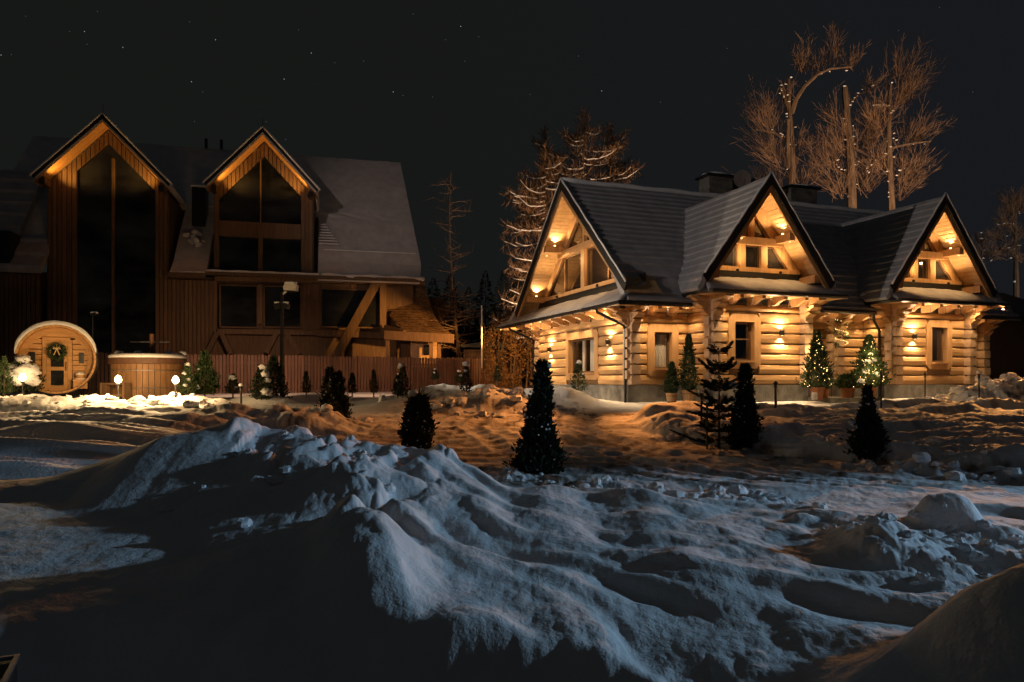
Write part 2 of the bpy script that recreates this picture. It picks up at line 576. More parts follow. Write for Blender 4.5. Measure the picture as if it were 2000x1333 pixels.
def ground(x, y, dirt=False):
    x = np.asarray(x, dtype=np.float64)
    y = np.asarray(y, dtype=np.float64)
    near = np.exp(-(np.hypot(x, y) / 60.0) ** 2)
    z = np.interp(y, BY, BZ)
    # lawn on the left stands higher
    z = z + 0.42 * sst(-3.5, -8.5, x) * sst(9.0, 13.5, y) * (1 - sst(16, 24, y))
    # bank of cleared snow in the foreground
    yc, zc = np.interp(x, CRX, CRY), np.interp(x, CRX, CRZ)
    yc = yc + 0.35 * vn(x * 0.9, x * 0.0 + 3.3, 41)
    zc = zc + 0.05 * vn(x * 2.1, x * 0 + 9.1, 42) * sst(-6.5, -5, x)
    base = z
    d = y - yc
    back = zc - (zc - base) * sst(0.0, 1.5, d)
    frontz = np.interp(y, [-3, 0, 3.0, 4.0, 5.6, 7.0, 9.0], [-0.6, -0.5, -0.28, -0.16, 0.02, 0.14, 0.2])
    wf = np.interp(x, [-8, -6, -4.2, -2.4, -1, 4], [0.9, 1.3, 2.3, 4.2, 5.0, 5.0])
    t = np.clip(-d / wf, 0, 1)
    prof = np.where(x < -3.5, 1 - t * t * (3 - 2 * t), 1 - t ** 0.95)
    front = frontz + (zc - np.interp(yc, [3.0, 4.0, 5.6, 7.0, 9.0], [-0.28, -0.16, 0.02, 0.14, 0.2])) * prof
    bank = np.where(d > 0, back, front)
    use = sst(13.0, 11.0, y)
    z = base * (1 - use) + bank * use
    yn = np.interp(x, [-6, -3.5, -2.5, -1.0, -.6, 0, .9, 1.6, 4], [4.6, 4.9, 5.2, 4.8, 4.75, 4.7, 4.2, 3.75, 3.0]) + .18 * vn(x * 1.7, x * 0 + 4.4, 45)
    z = z - .75 * sst(0, .85, yn - y)
    # single lumps
    z = z + bump(x, y, -1.12, 5.45, 0.45, 0.55, 0.36, 0.2, 1.25)
    z = z + bump(x, y, -1.75, 5.9, 0.6, 0.4, 0.16, 0, 1.3)
    z = z + bump(x, y, -1.5, 7.6, 0.7, 0.6, 0.12, 0, 1.2)
    z = z + bump(x, y, 2.62, 3.1, 0.95, 0.95, 0.98, 0.2, 1.4)
    z = z + bump(x, y, 5.3, 3.9, 1.1, 1.3, 1.75, 0, 1.6)  # mound added out of view to shade the lump beside it
    z = z + bump(x, y, 3.25, 6.25, 0.45, 0.36, 0.19, 0, 1.4)
    z = z + bump(x, y, 4.35, 7.2, 0.30, 0.22, 0.30, 0, 2.0)
    z = z + bump(x, y, 3.0, 7.45, 0.14, 0.11, 0.10, 0, 1.6)
    z = z + bump(x, y, 2.0, 8.3, 0.9, 0.4, 0.05, 0, 1.2)
    z = z + 0
    # middle ground: drifts and heaps pushed aside round the road
    z = z + bump(x, y, -4.9, 16.8, 1.0, 0.9, 0.40, 0.3, 1.4)
    z = z + bump(x, y, -6.5, 16.2, 1.0, 0.6, 0.26, 0.2, 1.4)
    z = z + bump(x, y, -3.9, 12.8, 1.5, 0.7, 0.36, -0.2, 1.3)
    z = z + bump(x, y, -2.2, 20.3, 2.3, 1.0, 0.34, 0.0, 1.6)
    z = z + bump(x, y, -1.6, 22.8, 2.4, 1.2, 0.48, 0.1, 1.6)
    z = z + bump(x, y, -0.2, 20.6, 1.0, 0.9, 0.34, 0.0, 1.6)
    z = z + bump(x, y, 1.5, 22.6, 1.0, 1.3, 0.46, 0.2, 1.4)
    z = z + bump(x, y, 14.9, 21.6, 2.2, 0.9, 0.62, 0.25, 1.3)
    z = z + bump(x, y, 19, 22.2, 3.0, 1.1, 0.55, 0.2, 1.3)
    z = z + bump(x, y, -11.4, 17.8, 2.2, 0.6, 0.16, 0.0, 1.4)
    z = z + bump(x, y, -8.2, 18.4, 1.3, 0.6, 0.26, 0.0, 1.4)
    z = z + bump(x, y, -7.4, 21.2, 1.0, 0.7, 0.25, 0.0, 1.5)
    # planting bed on the right, with a rounded front edge
    edge = np.interp(x, [2.9, 3.3, 4.8, 6.6, 7.9, 12, 30], [17.2, 15.3, 13.4, 11.7, 11.0, 10.2, 9.0]) + 0.25 * vn(x * 1.3, x * 0 + 1.7, 51)
    bed = sst(0, 0.55, y - edge) * sst(2.9, 3.6, x) * (1 - sst(18.6, 19.8, y - 0.12 * (x - 6)))
    z = z + bed * 0.29
    # soft streaky drifts: left lawn and bed
    lawn = sst(-2.8, -4.8, x) * sst(9.8, 11.5, y) * (1 - sst(17.5, 19, y))
    st = fbm(x * 0.26 + 2, y * 2.3 + 0.3 * vn(x * .3, y * .3, 77), 4, 61, 0.42)
    z = z + lawn * (0.24 * st + 0.10 * np.abs(vn(x * 0.5, y * 3.1, 66)))
    st2 = fbm(x * 0.45 + 8, y * 2.0 + .3 * vn(x * .6, y * .6, 78), 4, 71, 0.5)
    z = z + bed * (0.30 * st2 + 0.14 * (billow(x * 1.1, y * 1.8, 4, 75, .55) - .2))
    # road: worn, with shallow tracks
    road = (1 - bed) * sst(-4.5, -2.5, x) * sst(9.6, 10.8, y) * (1 - sst(19.3, 20.6, y))
    z = z + road * (0.028 * fbm(x * 1.2, y * 3.2, 5, 81) + 0.03 * vn(x * 0.35 + y * 0.25, y * 4.0, 85))
    cx_ = np.interp(y, [9, 11, 14, 17, 20, 23], [7.0, 4.2, 1.9, 0.9, 1.6, 3.0])
    for off, sd in ((-0.75, 1), (0.75, 2), (-1.9, 3), (-0.3, 4)):
        dd_ = x - cx_ - off - 0.15 * vn(y * .5, y * 0 + sd, 300 + sd)
        z = z - road * 0.035 * np.exp(-(dd_ / 0.16) ** 2) + road * 0.03 * np.exp(-((np.abs(dd_) - .30) / 0.10) ** 2)
    z = z + road * 0.022 * fbm(x * 4.5, y * 6.0, 4, 330, .6)
    z = z + road * 0.05 * (billow(x * 1.3, y * 1.6, 4, 310, .55) - .3) * sst(-.2, .5, fbm(x * .5, y * .5, 2, 320))
    mid = sst(15.5, 17.5, y) * (1 - sst(26, 28, y)) * near
    z = z + mid * (0.045 * fbm(x * 0.9, y * 1.3, 4, 360, .55) + 0.06 * (billow(x * 1.7, y * 2.1, 3, 365, .5) - .28) * sst(-.1, .4, fbm(x * .35, y * .35, 2, 370)))
    # broken crust and rough heaps
    rough = np.zeros_like(z)
    for (cx, cy, r, a) in ((-0.4, 20.5, 1.6, .10), (-1.6, 22.5, 2.2, .10), (1.6, 22.3, 1.5, .05), (-5.0, 16.2, 1.8, .16), (14.8, 21.3, 2.6, .16), (19, 22, 3, .16),
                           (-9.5, 17.6, 2.6, .08), (-13, 17.6, 2.0, .07), (3.6, 15.6, 1.0, .10)):
        rough = rough + a * np.exp(-((x - cx) ** 2 + (y - cy) ** 2) / (r * r))
    z = z + rough * (2.4 * billow(x * 1.25, y * 1.0, 4, 91, 0.5) - 0.6)
    # foreground bank: clods by the crest, wind-carved ridges running down to the right
    fg = sst(11.5, 10.0, y) * near
    clod = fg * sst(-4.0, -3.3, x + 0.62 * (y - 9.5)) * (1 - sst(-1.4, -0.2, x - 0.1 * (y - 9)))
    cb = billow(x * 1.25 + 0.3 * vn(x * 2, y * 2, 5), y * 1.05, 4, 101, 0.40)
    z = z + clod * (0.62 * (cb - 0.25)) * sst(3.6, 5.2, y)
    fx_, fy_ = x + 4.4, y - 11.6
    rho = np.hypot(fx_, fy_)
    phi = np.arctan2(fy_, fx_) + 0.05 * vn(x * 0.6, y * 0.6, 111) + 0.018 * vn(x * 1.9, y * 1.9, 112)
    pb = vn(phi * 16.0, rho * 0.45, 121)
    rid = 0.75 * pb + 0.55 * (np.abs(vn(phi * 11.0 + 3, rho * 0.5, 122)) - .3)
    rid2 = vn(phi * 33.0, rho * 0.95, 131) + 0.6 * np.abs(vn(phi * 26.0, rho * 1.1, 132))
    smooth = fg * sst(-2.4, -0.6, x - 0.1 * (y - 9))
    z = z + smooth * (0.095 * rid + 0.042 * rid2 + 0.025 * fbm(x * 2.2, y * 2.2, 3, 141)) * np.interp(y, [0, 3, 5, 9, 10.5], [0.3, 0.8, 1.0, 0.7, 0.25])
    z = z + fg * sst(-1.2, 1.0, x) * sst(6.0, 4.0, y) * 0.05 * (billow(x * 2.0, y * 2.0, 4, 151) - .3)
    pits = billow(x * 3.2, y * 3.2, 3, 161, 0.5)
    z = z + fg * sst(-5.5, -3.0, x) * 0.025 * (pits - .3)
    z = z + fg * (0.006 * fbm(x * 7, y * 7, 4, 171) + 0.012 * fbm(x * 3.1, y * 3.1, 3, 172))
    # row of clods along the near edge of the road
    yr = np.interp(x, [-1.2, 0, 1.0, 2.5, 4.5, 8], [11.8, 11.2, 10.2, 9.3, 8.7, 8.4])
    rw = np.exp(-((y - yr) / 0.42) ** 2) * sst(-1.6, -0.6, x) * (1 - sst(3.2, 4.2, x))
    z = z + rw * np.clip(0.22 * (billow(x * 2.6, y * 2.6, 4, 181, 0.55) - .24), -0.03, 1)
    yr2 = np.interp(x, [4.5, 6, 8, 12], [12.6, 11.6, 10.6, 9.9])
    z = z + np.exp(-((y - yr2) / 0.35) ** 2) * sst(4.5, 6.0, x) * np.clip(0.5 * (billow(x * 2.0, y * 2.0, 4, 191, 0.55) - .24), -0.03, 1)
    rt = sst(2.4, 3.4, x) * np.exp(-((y - 6.2) / 1.1) ** 2)
    z = z + rt * 0.14 * (billow(x * 2.6, y * 2.6, 4, 201, 0.55) - .25)
    if dirt:
        worn = road * sst(.15, .6, .5 + .9 * fbm(x * .7, y * 1.1, 4, 340, .55)) * (.55 + .45 * vn(x * 2.2, y * 3.0, 345))
        grit = np.clip(billow(x * 2.7, y * 2.7, 4, 350, .6) - .42, 0, 1) * 4 * np.clip(rough * 9 + road + .4 * bed, 0, 1)
        return np.clip(worn * .8 + grit, 0, 1)
    # far hills
    z = z + (1 - near) * 2.0 * vn(x * 0.012, y * 0.012, 211) * sst(60, 140, np.hypot(x, y))
    return z


def gz(x, y):
    return float(ground(np.array([x]), np.array([y]))[0])


def build_ground():
    half = math.radians(38.5)
    a_in = np.linspace(-half, half, 980)
    a_out = np.linspace(half, 2 * PI - half, 72)[1:-1]
    ang = np.concatenate([a_in, a_out])
    r = [0.05, 0.4, 0.8, 1.2, 1.6]
    while r[-1] < 34:
        r.append(r[-1] * (1.0052 if r[-1] < 26 else 1.0085))
    while r[-1] < 3000:
        r.append(r[-1] * 1.12)
    r = np.array(r)
    R, A = np.meshgrid(r, ang, indexing='ij')
    X, Y = R * np.sin(A), R * np.cos(A)
    Z = ground(X.ravel(), Y.ravel())
    V = np.stack([X.ravel(), Y.ravel(), Z], axis=1)
    nr, na = len(r), len(ang)
    i = np.arange(nr - 1)[:, None] * na
    k = np.arange(na)[None, :]
    k2 = (k + 1) % na
    Fq = np.stack([i + k, i + k2, i + na + k2, i + na + k], axis=-1).reshape(-1, 4)[:, ::-1]
    me = np_mesh('snow_ground', V, Fq, MT['ground_snow'], True)
    dm = ground(X.ravel(), Y.ravel(), True)
    at_ = me.attributes.new('dirt', 'FLOAT', 'POINT')
    at_.data.foreach_set('value', dm.astype(np.float32))
    o = link('snow_ground', me)
    o['kind'] = 'structure'
    o['label'] = 'snow covered ground with ploughed banks, drifts and a packed road'
    return o


build_ground()


def P(px, py, Y):
    return Vector(((px - CX) / F * Y, Y, CZ + (HY - py) / F * Y))


# ------------------------------------------------------------------ log cottage
TH = math.radians(19.7)
ZG = 0.95
HX, HYY = 3.655, 22.54
cot = thing('log_cottage', 'two storey cottage of pale hewn logs with three lit A-shaped gables', 'house', (HX, HYY, ZG), TH)
LEN, DEP = 15.5, 7.8
BAYS = [(2.19, 5.94), (9.54, 13.29)]
BB = -1.15
Z0, CH, NC = 0.53, 0.33, 8


def log_bm(p, q, z0, z1, n, w0=0.0, w1=0.0):
    """hewn log from p to q (plan points on the wall face), n = outward normal"""
    bm = MB()
    p, q, n = Vector((*p, 0)), Vector((*q, 0)), Vector((*n, 0))
    prof = [(-0.20, 0.0), (-0.045, 0.0), (-0.008, 0.035), (0.008, 0.5), (-0.008, -0.035), (-0.045, -0.001), (-0.20, -0.001)]
    K = 4
    V = []
    for k in range(K + 1):
        t = k / K
        c = p.lerp(q, t)
        a, b = z0 + w0 * (1 - t) + random.uniform(-.006, .006), z1 + w1 * t + random.uniform(-.006, .006)
        o = random.uniform(-.006, .006)
        for (dn, f) in prof:
            if f == 0.5:
                z = (a + b) / 2
            elif f >= 0:
                z = a + f
            else:
                z = b + f
            V.append(c + n * (dn + o) + Vector((0, 0, z)))
    m = len(prof)
    Fs = []
    for k in range(K):
        for j in range(m):
            j2 = (j + 1) % m
            Fs.append((k * m + j, (k + 1) * m + j, (k + 1) * m + j2, k * m + j2))
    Fs.append(tuple(range(m)))
    Fs.append(tuple(K * m + j for j in range(m - 1, -1, -1)))
    bm.poly(V, Fs)
    return bm


def log_wall(p, q, n, holes=(), mt='log_a', ztop=3.07, z0=Z0):
    """courses of logs from plan point p to q; holes = (t0, t1, za, zb) in metres along the wall"""
    p2, q2 = Vector(p), Vector(q)
    Lw = (q2 - p2).length
    d = (q2 - p2) / Lw
    ch = MB()
    nn = Vector(n)
    def pt(t, off=0.0):
        c = p2 + d * t + nn * off
        return (c.x, c.y)
    spans = [(0, Lw, z0, ztop)]
    # wall core with chinking, split round the holes
    hs = sorted(holes)
    x = 0.0
    pieces = []
    for (t0, t1, za, zb) in hs:
        pieces += [(x, t0, z0, ztop), (t0, t1, z0, za), (t0, t1, zb, ztop)]
        x = t1
    pieces.append((x, Lw, z0, ztop))
    for (t0, t1, za, zb) in pieces:
        if t1 - t0 < 0.02 or zb - za < 0.02:
            continue
        a, b = pt(t0, -0.045), pt(t1, -0.045)
        a2, b2 = pt(t0, -0.24), pt(t1, -0.24)
        ch.poly([(*a, za), (*b, za), (*b2, za), (*a2, za), (*a, zb), (*b, zb), (*b2, zb), (*a2, zb)],
                [(3, 2, 1, 0), (4, 5, 6, 7), (0, 1, 5, 4), (1, 2, 6, 5), (2, 3, 7, 6), (3, 0, 4, 7)])
    ch.build('chinking', MT['chink'], cot)
    zc = z0
    k = 0
    while zc < ztop - 0.08:
        zt = min(zc + CH, ztop)
        segs = [(0.0, Lw)]
        for (t0, t1, za, zb) in hs:
            if zt - 0.06 > za and zc + 0.06 < zb:
                ns = []
                for (u0, u1) in segs:
                    if t0 > u0:
                        ns.append((u0, min(u1, t0)))
                    if t1 < u1:
                        ns.append((max(u0, t1), u1))
                segs = ns
        for (u0, u1) in segs:
            if u1 - u0 < 0.05:
                continue
            w = 0.018 * (1 if k % 2 else -1) * min(1, (u1 - u0) / 3)
            log_bm(pt(u0, 0.02), pt(u1, 0.02), zc + 0.016, zt - 0.020, n, w, -w * 0.8).build('log', MT[mt], cot)
        zc = zt
        k += 1


# window openings: (t0, t1, z0, z1) along each wall
W_G = (2.30, 4.48, 0.95, 2.18)      # gable end ground floor
W_M = (0.92, 1.56, 1.06, 2.22)      # front, left of the first bay
W_B = (0.93, 1.66, 1.30, 2.52)      # first bay
W_B2 = (1.87, 2.60, 1.32, 2.56)     # second bay
T_ = 0.22


def pad(w, s=0.0):
    return (w[0] - T_, w[1] + T_, w[2] - T_ - 0.03, w[3] + T_)


log_wall((0, 0), (0, DEP), (-1, 0), [pad(W_G)], 'log_b')
log_wall((0, 0), (BAYS[0][0], 0), (0, -1), [pad(W_M)], 'log_a')
for (a0, a1), w in zip(BAYS, (W_B, W_B2)):
    log_wall((a0, BB), (a1, BB), (0, -1), [pad(w)], 'log_a')
    log_wall((a0, BB), (a0, -0.02), (-1, 0), [], 'log_b')
    log_wall((a1, BB), (a1, -0.02), (1, 0), [], 'log_b')
log_wall((8.1, 0), (BAYS[1][0], 0), (0, -1), [], 'log_a')
log_wall((BAYS[0][1], 1.6), (8.1, 1.6), (0, -1), [(0.55, 1.5, Z0, 2.55)], 'log_a')
log_wall((BAYS[0][1] + 0.001, 0), (BAYS[0][1] + 0.001, 1.58), (1, 0), [], 'log_b')
log_wall((8.1, 0.02), (8.1, 1.58), (-1, 0), [], 'log_b')
log_wall((BAYS[1][1], 0), (LEN, 0), (0, -1), [], 'log_a')
# rear and right walls, seen only from elsewhere
bm = MB()
bm.box((LEN - 0.1, DEP / 2 + 0.2, 1.8), (0.2, DEP - 0.4, 2.54))
bm.box((LEN / 2, DEP - 0.1, 1.8), (LEN - 0.4, 0.2, 2.54))
bm.build('rear_wall', MT['log_b'], cot)

# stone plinth
bm = MB()
def plinth(p, q, n):
    p, q, n = Vector(p), Vector(q), Vector(n)
    bm = MB()
    c = (p + q) / 2 - n * 0.11
    d = q - p
    bm.box((c.x, c.y, (Z0 - 1.2) / 2 - 0.004), (abs(d.x) + abs(n.x) * 0.3, abs(d.y) + abs(n.y) * 0.3, Z0 + 1.2))
    bm.build('plinth', MT['plinth'], cot)
plinth((0.06, 0.04), (0.06, DEP), (-1, 0))
plinth((0, 0.041), (BAYS[0][0] - .03, 0.041), (0, -1))
for a0, a1 in BAYS:
    plinth((a0, BB), (a1, BB), (0, -1))
    plinth((a0 + .002, BB + .3), (a0 + .002, 0), (-1, 0))
    plinth((a1 - .002, BB + .3), (a1 - .002, 0), (1, 0))
plinth((8.1, 0.043), (BAYS[1][0], 0.043), (0, -1))
plinth((BAYS[1][1] + .15, 0.043), (LEN, 0.043), (0, -1))
plinth((BAYS[0][1], 1.62), (8.1, 1.62), (0, -1))
bm = MB()
bm.box((7.02, -0.35, -0.02), (2.1, 3.6, 0.9 - 0.62))
bm.build('porch_floor', MT['stone'], cot)


# windows on the ground floor
def window(p, q, n, w, curtain=True, mull=1, rail=False, mt='trim', cut=0.10):
    """p -> q wall line, hole w measured along it"""
    p, q, n = Vector(p), Vector(q), Vector(n)
    d = (q - p).normalized()
    t0, t1, za, zb = w
    def X(t, off, z):
        c = p + d * t + n * off
        return Vector((c.x, c.y, z))
    # octagonal outer trim, in four mitred pieces
    bm = MB()
    o = 0.25
    f = 0.045
    outer = [(t0 - o + cut, za - o), (t1 + o - cut, za - o), (t1 + o, za - o + cut), (t1 + o, zb + o - cut),
             (t1 + o - cut, zb + o), (t0 - o + cut, zb + o), (t0 - o, zb + o - cut), (t0 - o, za - o + cut)]
    inner = [(t0, za), (t1, za), (t1, za), (t1, zb), (t1, zb), (t0, zb), (t0, zb), (t0, za)]
    inr2 = [(t0 + .0, za), (t1, za), (t1, za), (t1, zb), (t1, zb), (t0, zb), (t0, zb), (t0, za)]
    V = []
    for (t, z) in outer:
        V.append(X(t, f, z))
    for (t, z) in inner:
        V.append(X(t, f + 0.012, z))
    for (t, z) in outer:
        V.append(X(t, -0.2, z))
    for (t, z) in inr2:
        V.append(X(t, -0.17, z))
    Fs = []
    for i in range(8):
        j = (i + 1) % 8
        Fs += [(i, j, 8 + j, 8 + i), (8 + i, 8 + j, 24 + j, 24 + i), (16 + j, 16 + i, 24 + i, 24 + j), (j, i, 16 + i, 16 + j)]
    bm.poly(V, Fs)
    wd = bm.build('window', MT[mt], cot)
    # sill
    bm = MB()
    c0, c1 = X(t0 - .02, f + .05, za - .025), X(t1 + .02, f + .05, za - .025)
    bm.beam(c0, c1, 0.16, 0.05)
    bm.build('sill', MT[mt], wd)
    # sash
    bm = MB()
    s_ = 0.06
    dd = -0.13
    def bar(ta, tb, z0_, z1_):
        a, b = X((ta + tb) / 2, dd, z0_), X((ta + tb) / 2, dd, z1_)
        bm.prism([X(ta, dd, z0_), X(tb, dd, z0_), X(tb, dd, z1_), X(ta, dd, z1_)], n.to_3d() * -0.05)
    bar(t0, t0 + s_, za, zb)
    bar(t1 - s_, t1, za, zb)
    bar(t0 + s_, t1 - s_, za, za + s_)
    bar(t0 + s_, t1 - s_, zb - s_, zb)
    for k in range(1, mull):
        tm = t0 + (t1 - t0) * k / mull
        bar(tm - .05, tm + .05, za + s_, zb - s_)
    if rail:
        zr = za + (zb - za) * 0.56
        bar(t0 + s_, t1 - s_, zr - .02, zr + .02)
    bm.build('sash', MT['dark_wood'], wd)
    for k in range(mull):
        ta = t0 + s_ * .5 + (t1 - t0 - s_) * k / mull
        tb = t0 + s_ * .5 + (t1 - t0 - s_) * (k + 1) / mull
        bm = MB()
        bm.prism([X(ta, dd - .02, za + .03), X(tb, dd - .02, za + .03), X(tb, dd - .02, zb - .03), X(ta, dd - .02, zb - .03)], n.to_3d() * -0.008)
        bm.build('pane', MT['pane'], wd)
    # room box behind
    bm = MB()
    A = [X(t0 - .1, -0.215, za - .1), X(t1 + .1, -0.215, za - .1), X(t1 + .1, -0.215, zb + .1), X(t0 - .1, -0.215, zb + .1)]
    B = [v - n.to_3d() * 0.9 for v in A]
    bm.poly(A + B, [(4, 5, 6, 7), (0, 1, 5, 4), (1, 2, 6, 5), (2, 3, 7, 6), (3, 0, 4, 7)])
    bm.build('window_recess', MT['room'], wd)
    if curtain:
        for (ca, cb) in curtain:
            bm = MB()
            N_ = 40
            V = []
            for i in range(N_ + 1):
                u = i / N_
                t = t0 + s_ + (t1 - t0 - 2 * s_) * (ca + (cb - ca) * u)
                off = -0.235 + 0.018 * math.sin(u * 38 * (cb - ca) + 1) + 0.008 * math.sin(u * 91)
                zl = za + 0.05 + 0.015 * math.sin(u * 60)
                V += [X(t, off, zl), X(t, off, zb - .02)]
            bm.poly(V, [(2 * i, 2 * i + 2, 2 * i + 3, 2 * i + 1) for i in range(N_)])
            bm.build('curtain', MT['curtain'], wd, True)
        light('room_glow', 'POINT', X((t0 + t1) / 2, -.7, zb - .2), 7.0, (1, .78, .55), wd, .1)
    return wd


window((0, 0), (0, DEP), (-1, 0), W_G, [(0.02, 0.40), (0.52, 0.70)], 2)
window((0, 0), (3, 0), (0, -1), W_M, [(0.0, 1.0)], 1)
window((BAYS[0][0], BB), (BAYS[0][1], BB), (0, -1), W_B, None, 1, True, cut=0.16)
window((BAYS[1][0], BB), (BAYS[1][1], BB), (0, -1), W_B2, [(0.0, 0.45)], 1, False, cut=0.16)

# entrance door in the porch
bm = MB()
bm.box((6.49 + .475, 1.66, 1.54), (0.95, 0.07, 2.02))
d_ = bm.build('door', MT['door'], cot)
bm = MB()
for k in range(6):
    bm.box((6.49 + .08 + k * .158, 1.615, 1.54), (0.14, 0.03, 1.94))
bm.build('door_board', MT['door'], d_)
bm = MB()
bm.tube([(7.3, 1.59, 1.45), (7.3, 1.54, 1.45), (7.3, 1.54, 1.65), (7.3, 1.59, 1.65)], 0.012)
bm.build('handle', MT['steel'], d_)
bm = MB()
bm.box((6.40, 1.57, 1.60), (0.14, 0.14, 2.14)); bm.box((7.53, 1.57, 1.60), (0.14, 0.14, 2.14)); bm.box((6.965, 1.57, 2.74), (1.27, 0.14, 0.14))
bm.build('door_frame', MT['trim'], d_)


# dovetailed corners: log ends one above the other, with flaring brackets
def corner(a, b, da, db, ztop=3.05, bracket=True, h0=Z0):
    """log ends sticking out along da (the a side) and db (the b side)"""
    k = 0
    z = h0
    while z < ztop - 0.3:
        ex = 0.26 + random.uniform(-.02, .02)
        bm = MB()
        bm.prism([(a - .15 * 1, b, z + .02), (a + .15, b, z + .02), (a + .165, b, z + CH * .5), (a + .15, b, z + CH - .03), (a - .15, b, z + CH - .03), (a - .165, b, z + CH * .5)],
                 (0, db * ex, 0))
        bm.build('log_end', MT['end'], cot)
        bm = MB()
        zz = z + CH * .5
        bm.prism([(a, b - .13, zz + .03), (a, b + .13, zz + .03), (a, b + .14, zz + CH * .5), (a, b + .13, zz + CH - .04), (a, b - .13, zz + CH - .04), (a, b - .14, zz + CH * .5)],
                 (da * (0.24 + random.uniform(-.02, .02)), 0, 0))
        bm.build('log_end', MT['end'], cot)
        # dark peg hole between the ends
        bm = MB()
        bm.box((a + da * .05, b + db * .263, z + CH), (0.10, 0.02, 0.05))
        bm.build('notch', MT['chink'], cot)
        z += CH
    if bracket:
        for i, ln in enumerate((0.42, 0.62, 0.86)):
            zb = ztop - 0.62 + i * 0.21
            for axis, sg, wd in (('b', db, 0.30), ('a', da, 0.26)):
                bm = MB()
                pr = [(0, 0.0), (ln * .45, 0.0), (ln * .72, 0.05), (ln * .9, 0.12), (ln, 0.13), (ln, 0.20), (0, 0.20)]
                if axis == 'b':
                    bm.prism([(a - wd / 2, b + sg * t, zb + zz_) for t, zz_ in pr], (wd, 0, 0))
                else:
                    bm.prism([(a + sg * t, b - wd / 2, zb + zz_ + .003) for t, zz_ in pr], (0, wd, 0))
                bm.build('bracket', MT['trim'], cot)


corner(0.13, 0.0, -1, -1, 3.0)
for a0, a1 in BAYS:
    corner(a0 + .13, BB, -1, -1, 3.28)
    corner(a1 - .13, BB, 1, -1, 3.28)
corner(8.24, 0.0, -1, -1, 3.0)
corner(LEN - .13, 0.0, 1, -1, 3.0)
corner(0.13, DEP - .13, -1, 1, 3.0)

# ---- roofs
APB, APZ = 4.0, 7.95           # ridge of the main roof
PIT = 0.90                     # main pitch
VA = -0.53                     # verge of the left gable


def strip_roof(name, prof, p0, p1, axis, thick, course=0.33, rip=0.055, n_len=46, m='roof_snow', wav=0.018, seed=1, parent=None):
    """roof slope: prof = list of (t, z) from eave to ridge; p0, p1 = functions (t, z) -> ends along the other axis"""
    pts = [Vector((t, z)) for t, z in prof]
    ln = [0.0]
    for i in range(1, len(pts)):
        ln.append(ln[-1] + (pts[i] - pts[i - 1]).length)
    tot = ln[-1]
    ns = max(8, int(tot / course * 7)) if course else 24
    V, nn = [], n_len + 1
    S_ = [tot * i / ns for i in range(ns + 1)]
    rows_top, rows_bot = [], []
    for s_ in S_:
        k = max(0, min(len(pts) - 2, next((i for i in range(len(ln) - 1) if s_ <= ln[i + 1] + 1e-9), len(pts) - 2)))
        f = (s_ - ln[k]) / max(1e-9, ln[k + 1] - ln[k])
        q = pts[k].lerp(pts[k + 1], f)
        tg = (pts[k + 1] - pts[k]).normalized()
        nrm = Vector((-tg.y, tg.x))
        if nrm.y < 0:
            nrm = -nrm
        h = 0.0
        if course:
            fr = (s_ / course) % 1.0
            h = rip * ((1 - fr) if fr > 0.14 else fr / 0.14 * 0.86)
        e0, e1 = p0(q.x, q.y), p1(q.x, q.y)
        top, bot = [], []
        for j in range(nn):
            u = j / n_len
            e = e0 + (e1 - e0) * u
            w = wav * mnoise.noise(Vector((e * 0.9, s_ * 1.1, seed * 7.3))) + 0.4 * wav * mnoise.noise(Vector((e * 3.1, s_ * 3.7, seed * 2.3)))
            qq = q + nrm * (h + w)
            qb = q - nrm * thick
            if axis == 'a':
                top.append((e, qq.x, qq.y))
                bot.append((e, qb.x, qb.y))
            else:
                top.append((qq.x, e, qq.y))
                bot.append((qb.x, e, qb.y))
        rows_top.append(top)
        rows_bot.append(bot)
    R_ = len(S_)
    V = [v for r in rows_top for v in r] + [v for r in rows_bot for v in r]
    o = R_ * nn
    Fs = []
    for i in range(R_ - 1):
        for j in range(n_len):
            a, b, c, d = i * nn + j, i * nn + j + 1, (i + 1) * nn + j + 1, (i + 1) * nn + j
            Fs.append((a, b, c, d))
            Fs.append((o + d, o + c, o + b, o + a))
        Fs.append((i * nn, (i + 1) * nn, o + (i + 1) * nn, o + i * nn))
        Fs.append((i * nn + n_len, o + i * nn + n_len, o + (i + 1) * nn + n_len, (i + 1) * nn + n_len))
    for j in range(n_len):
        Fs.append((j, o + j, o + j + 1, j + 1))
        t = (R_ - 1) * nn
        Fs.append((t + j, t + j + 1, o + t + j + 1, o + t + j))
    bm = MB()
    bm.poly(V, Fs)
    return bm.build(name, MT[m], parent or cot)


front_prof = [(-0.98, 3.10), (-0.75, 3.26), (-0.45, 3.58), (-0.2, 3.95 + .0), (0.2, APZ - PIT * 3.8), (APB, APZ)]
back_prof = [(10.6, 3.10), (9.7, 3.35), (8.9, 3.75), (8.2, APZ - PIT * 4.2), (APB, APZ)]
RE = LEN + 0.6
strip_roof('roof_slope', front_prof, lambda t, z: VA, lambda t, z: RE, 'a', 0.16, n_len=90, seed=1)
strip_roof('roof_slope', back_prof, lambda t, z: VA, lambda t, z: RE, 'a', 0.16, n_len=30, seed=2)
# snow on the ridge
bm = MB()
bm.tube([(VA + i * (RE - VA) / 30, APB, APZ + 0.03 + 0.02 * math.sin(i * 1.7)) for i in range(31)], 0.10, 8)
bm.build('ridge_snow', MT['snow_soft'], cot, True)


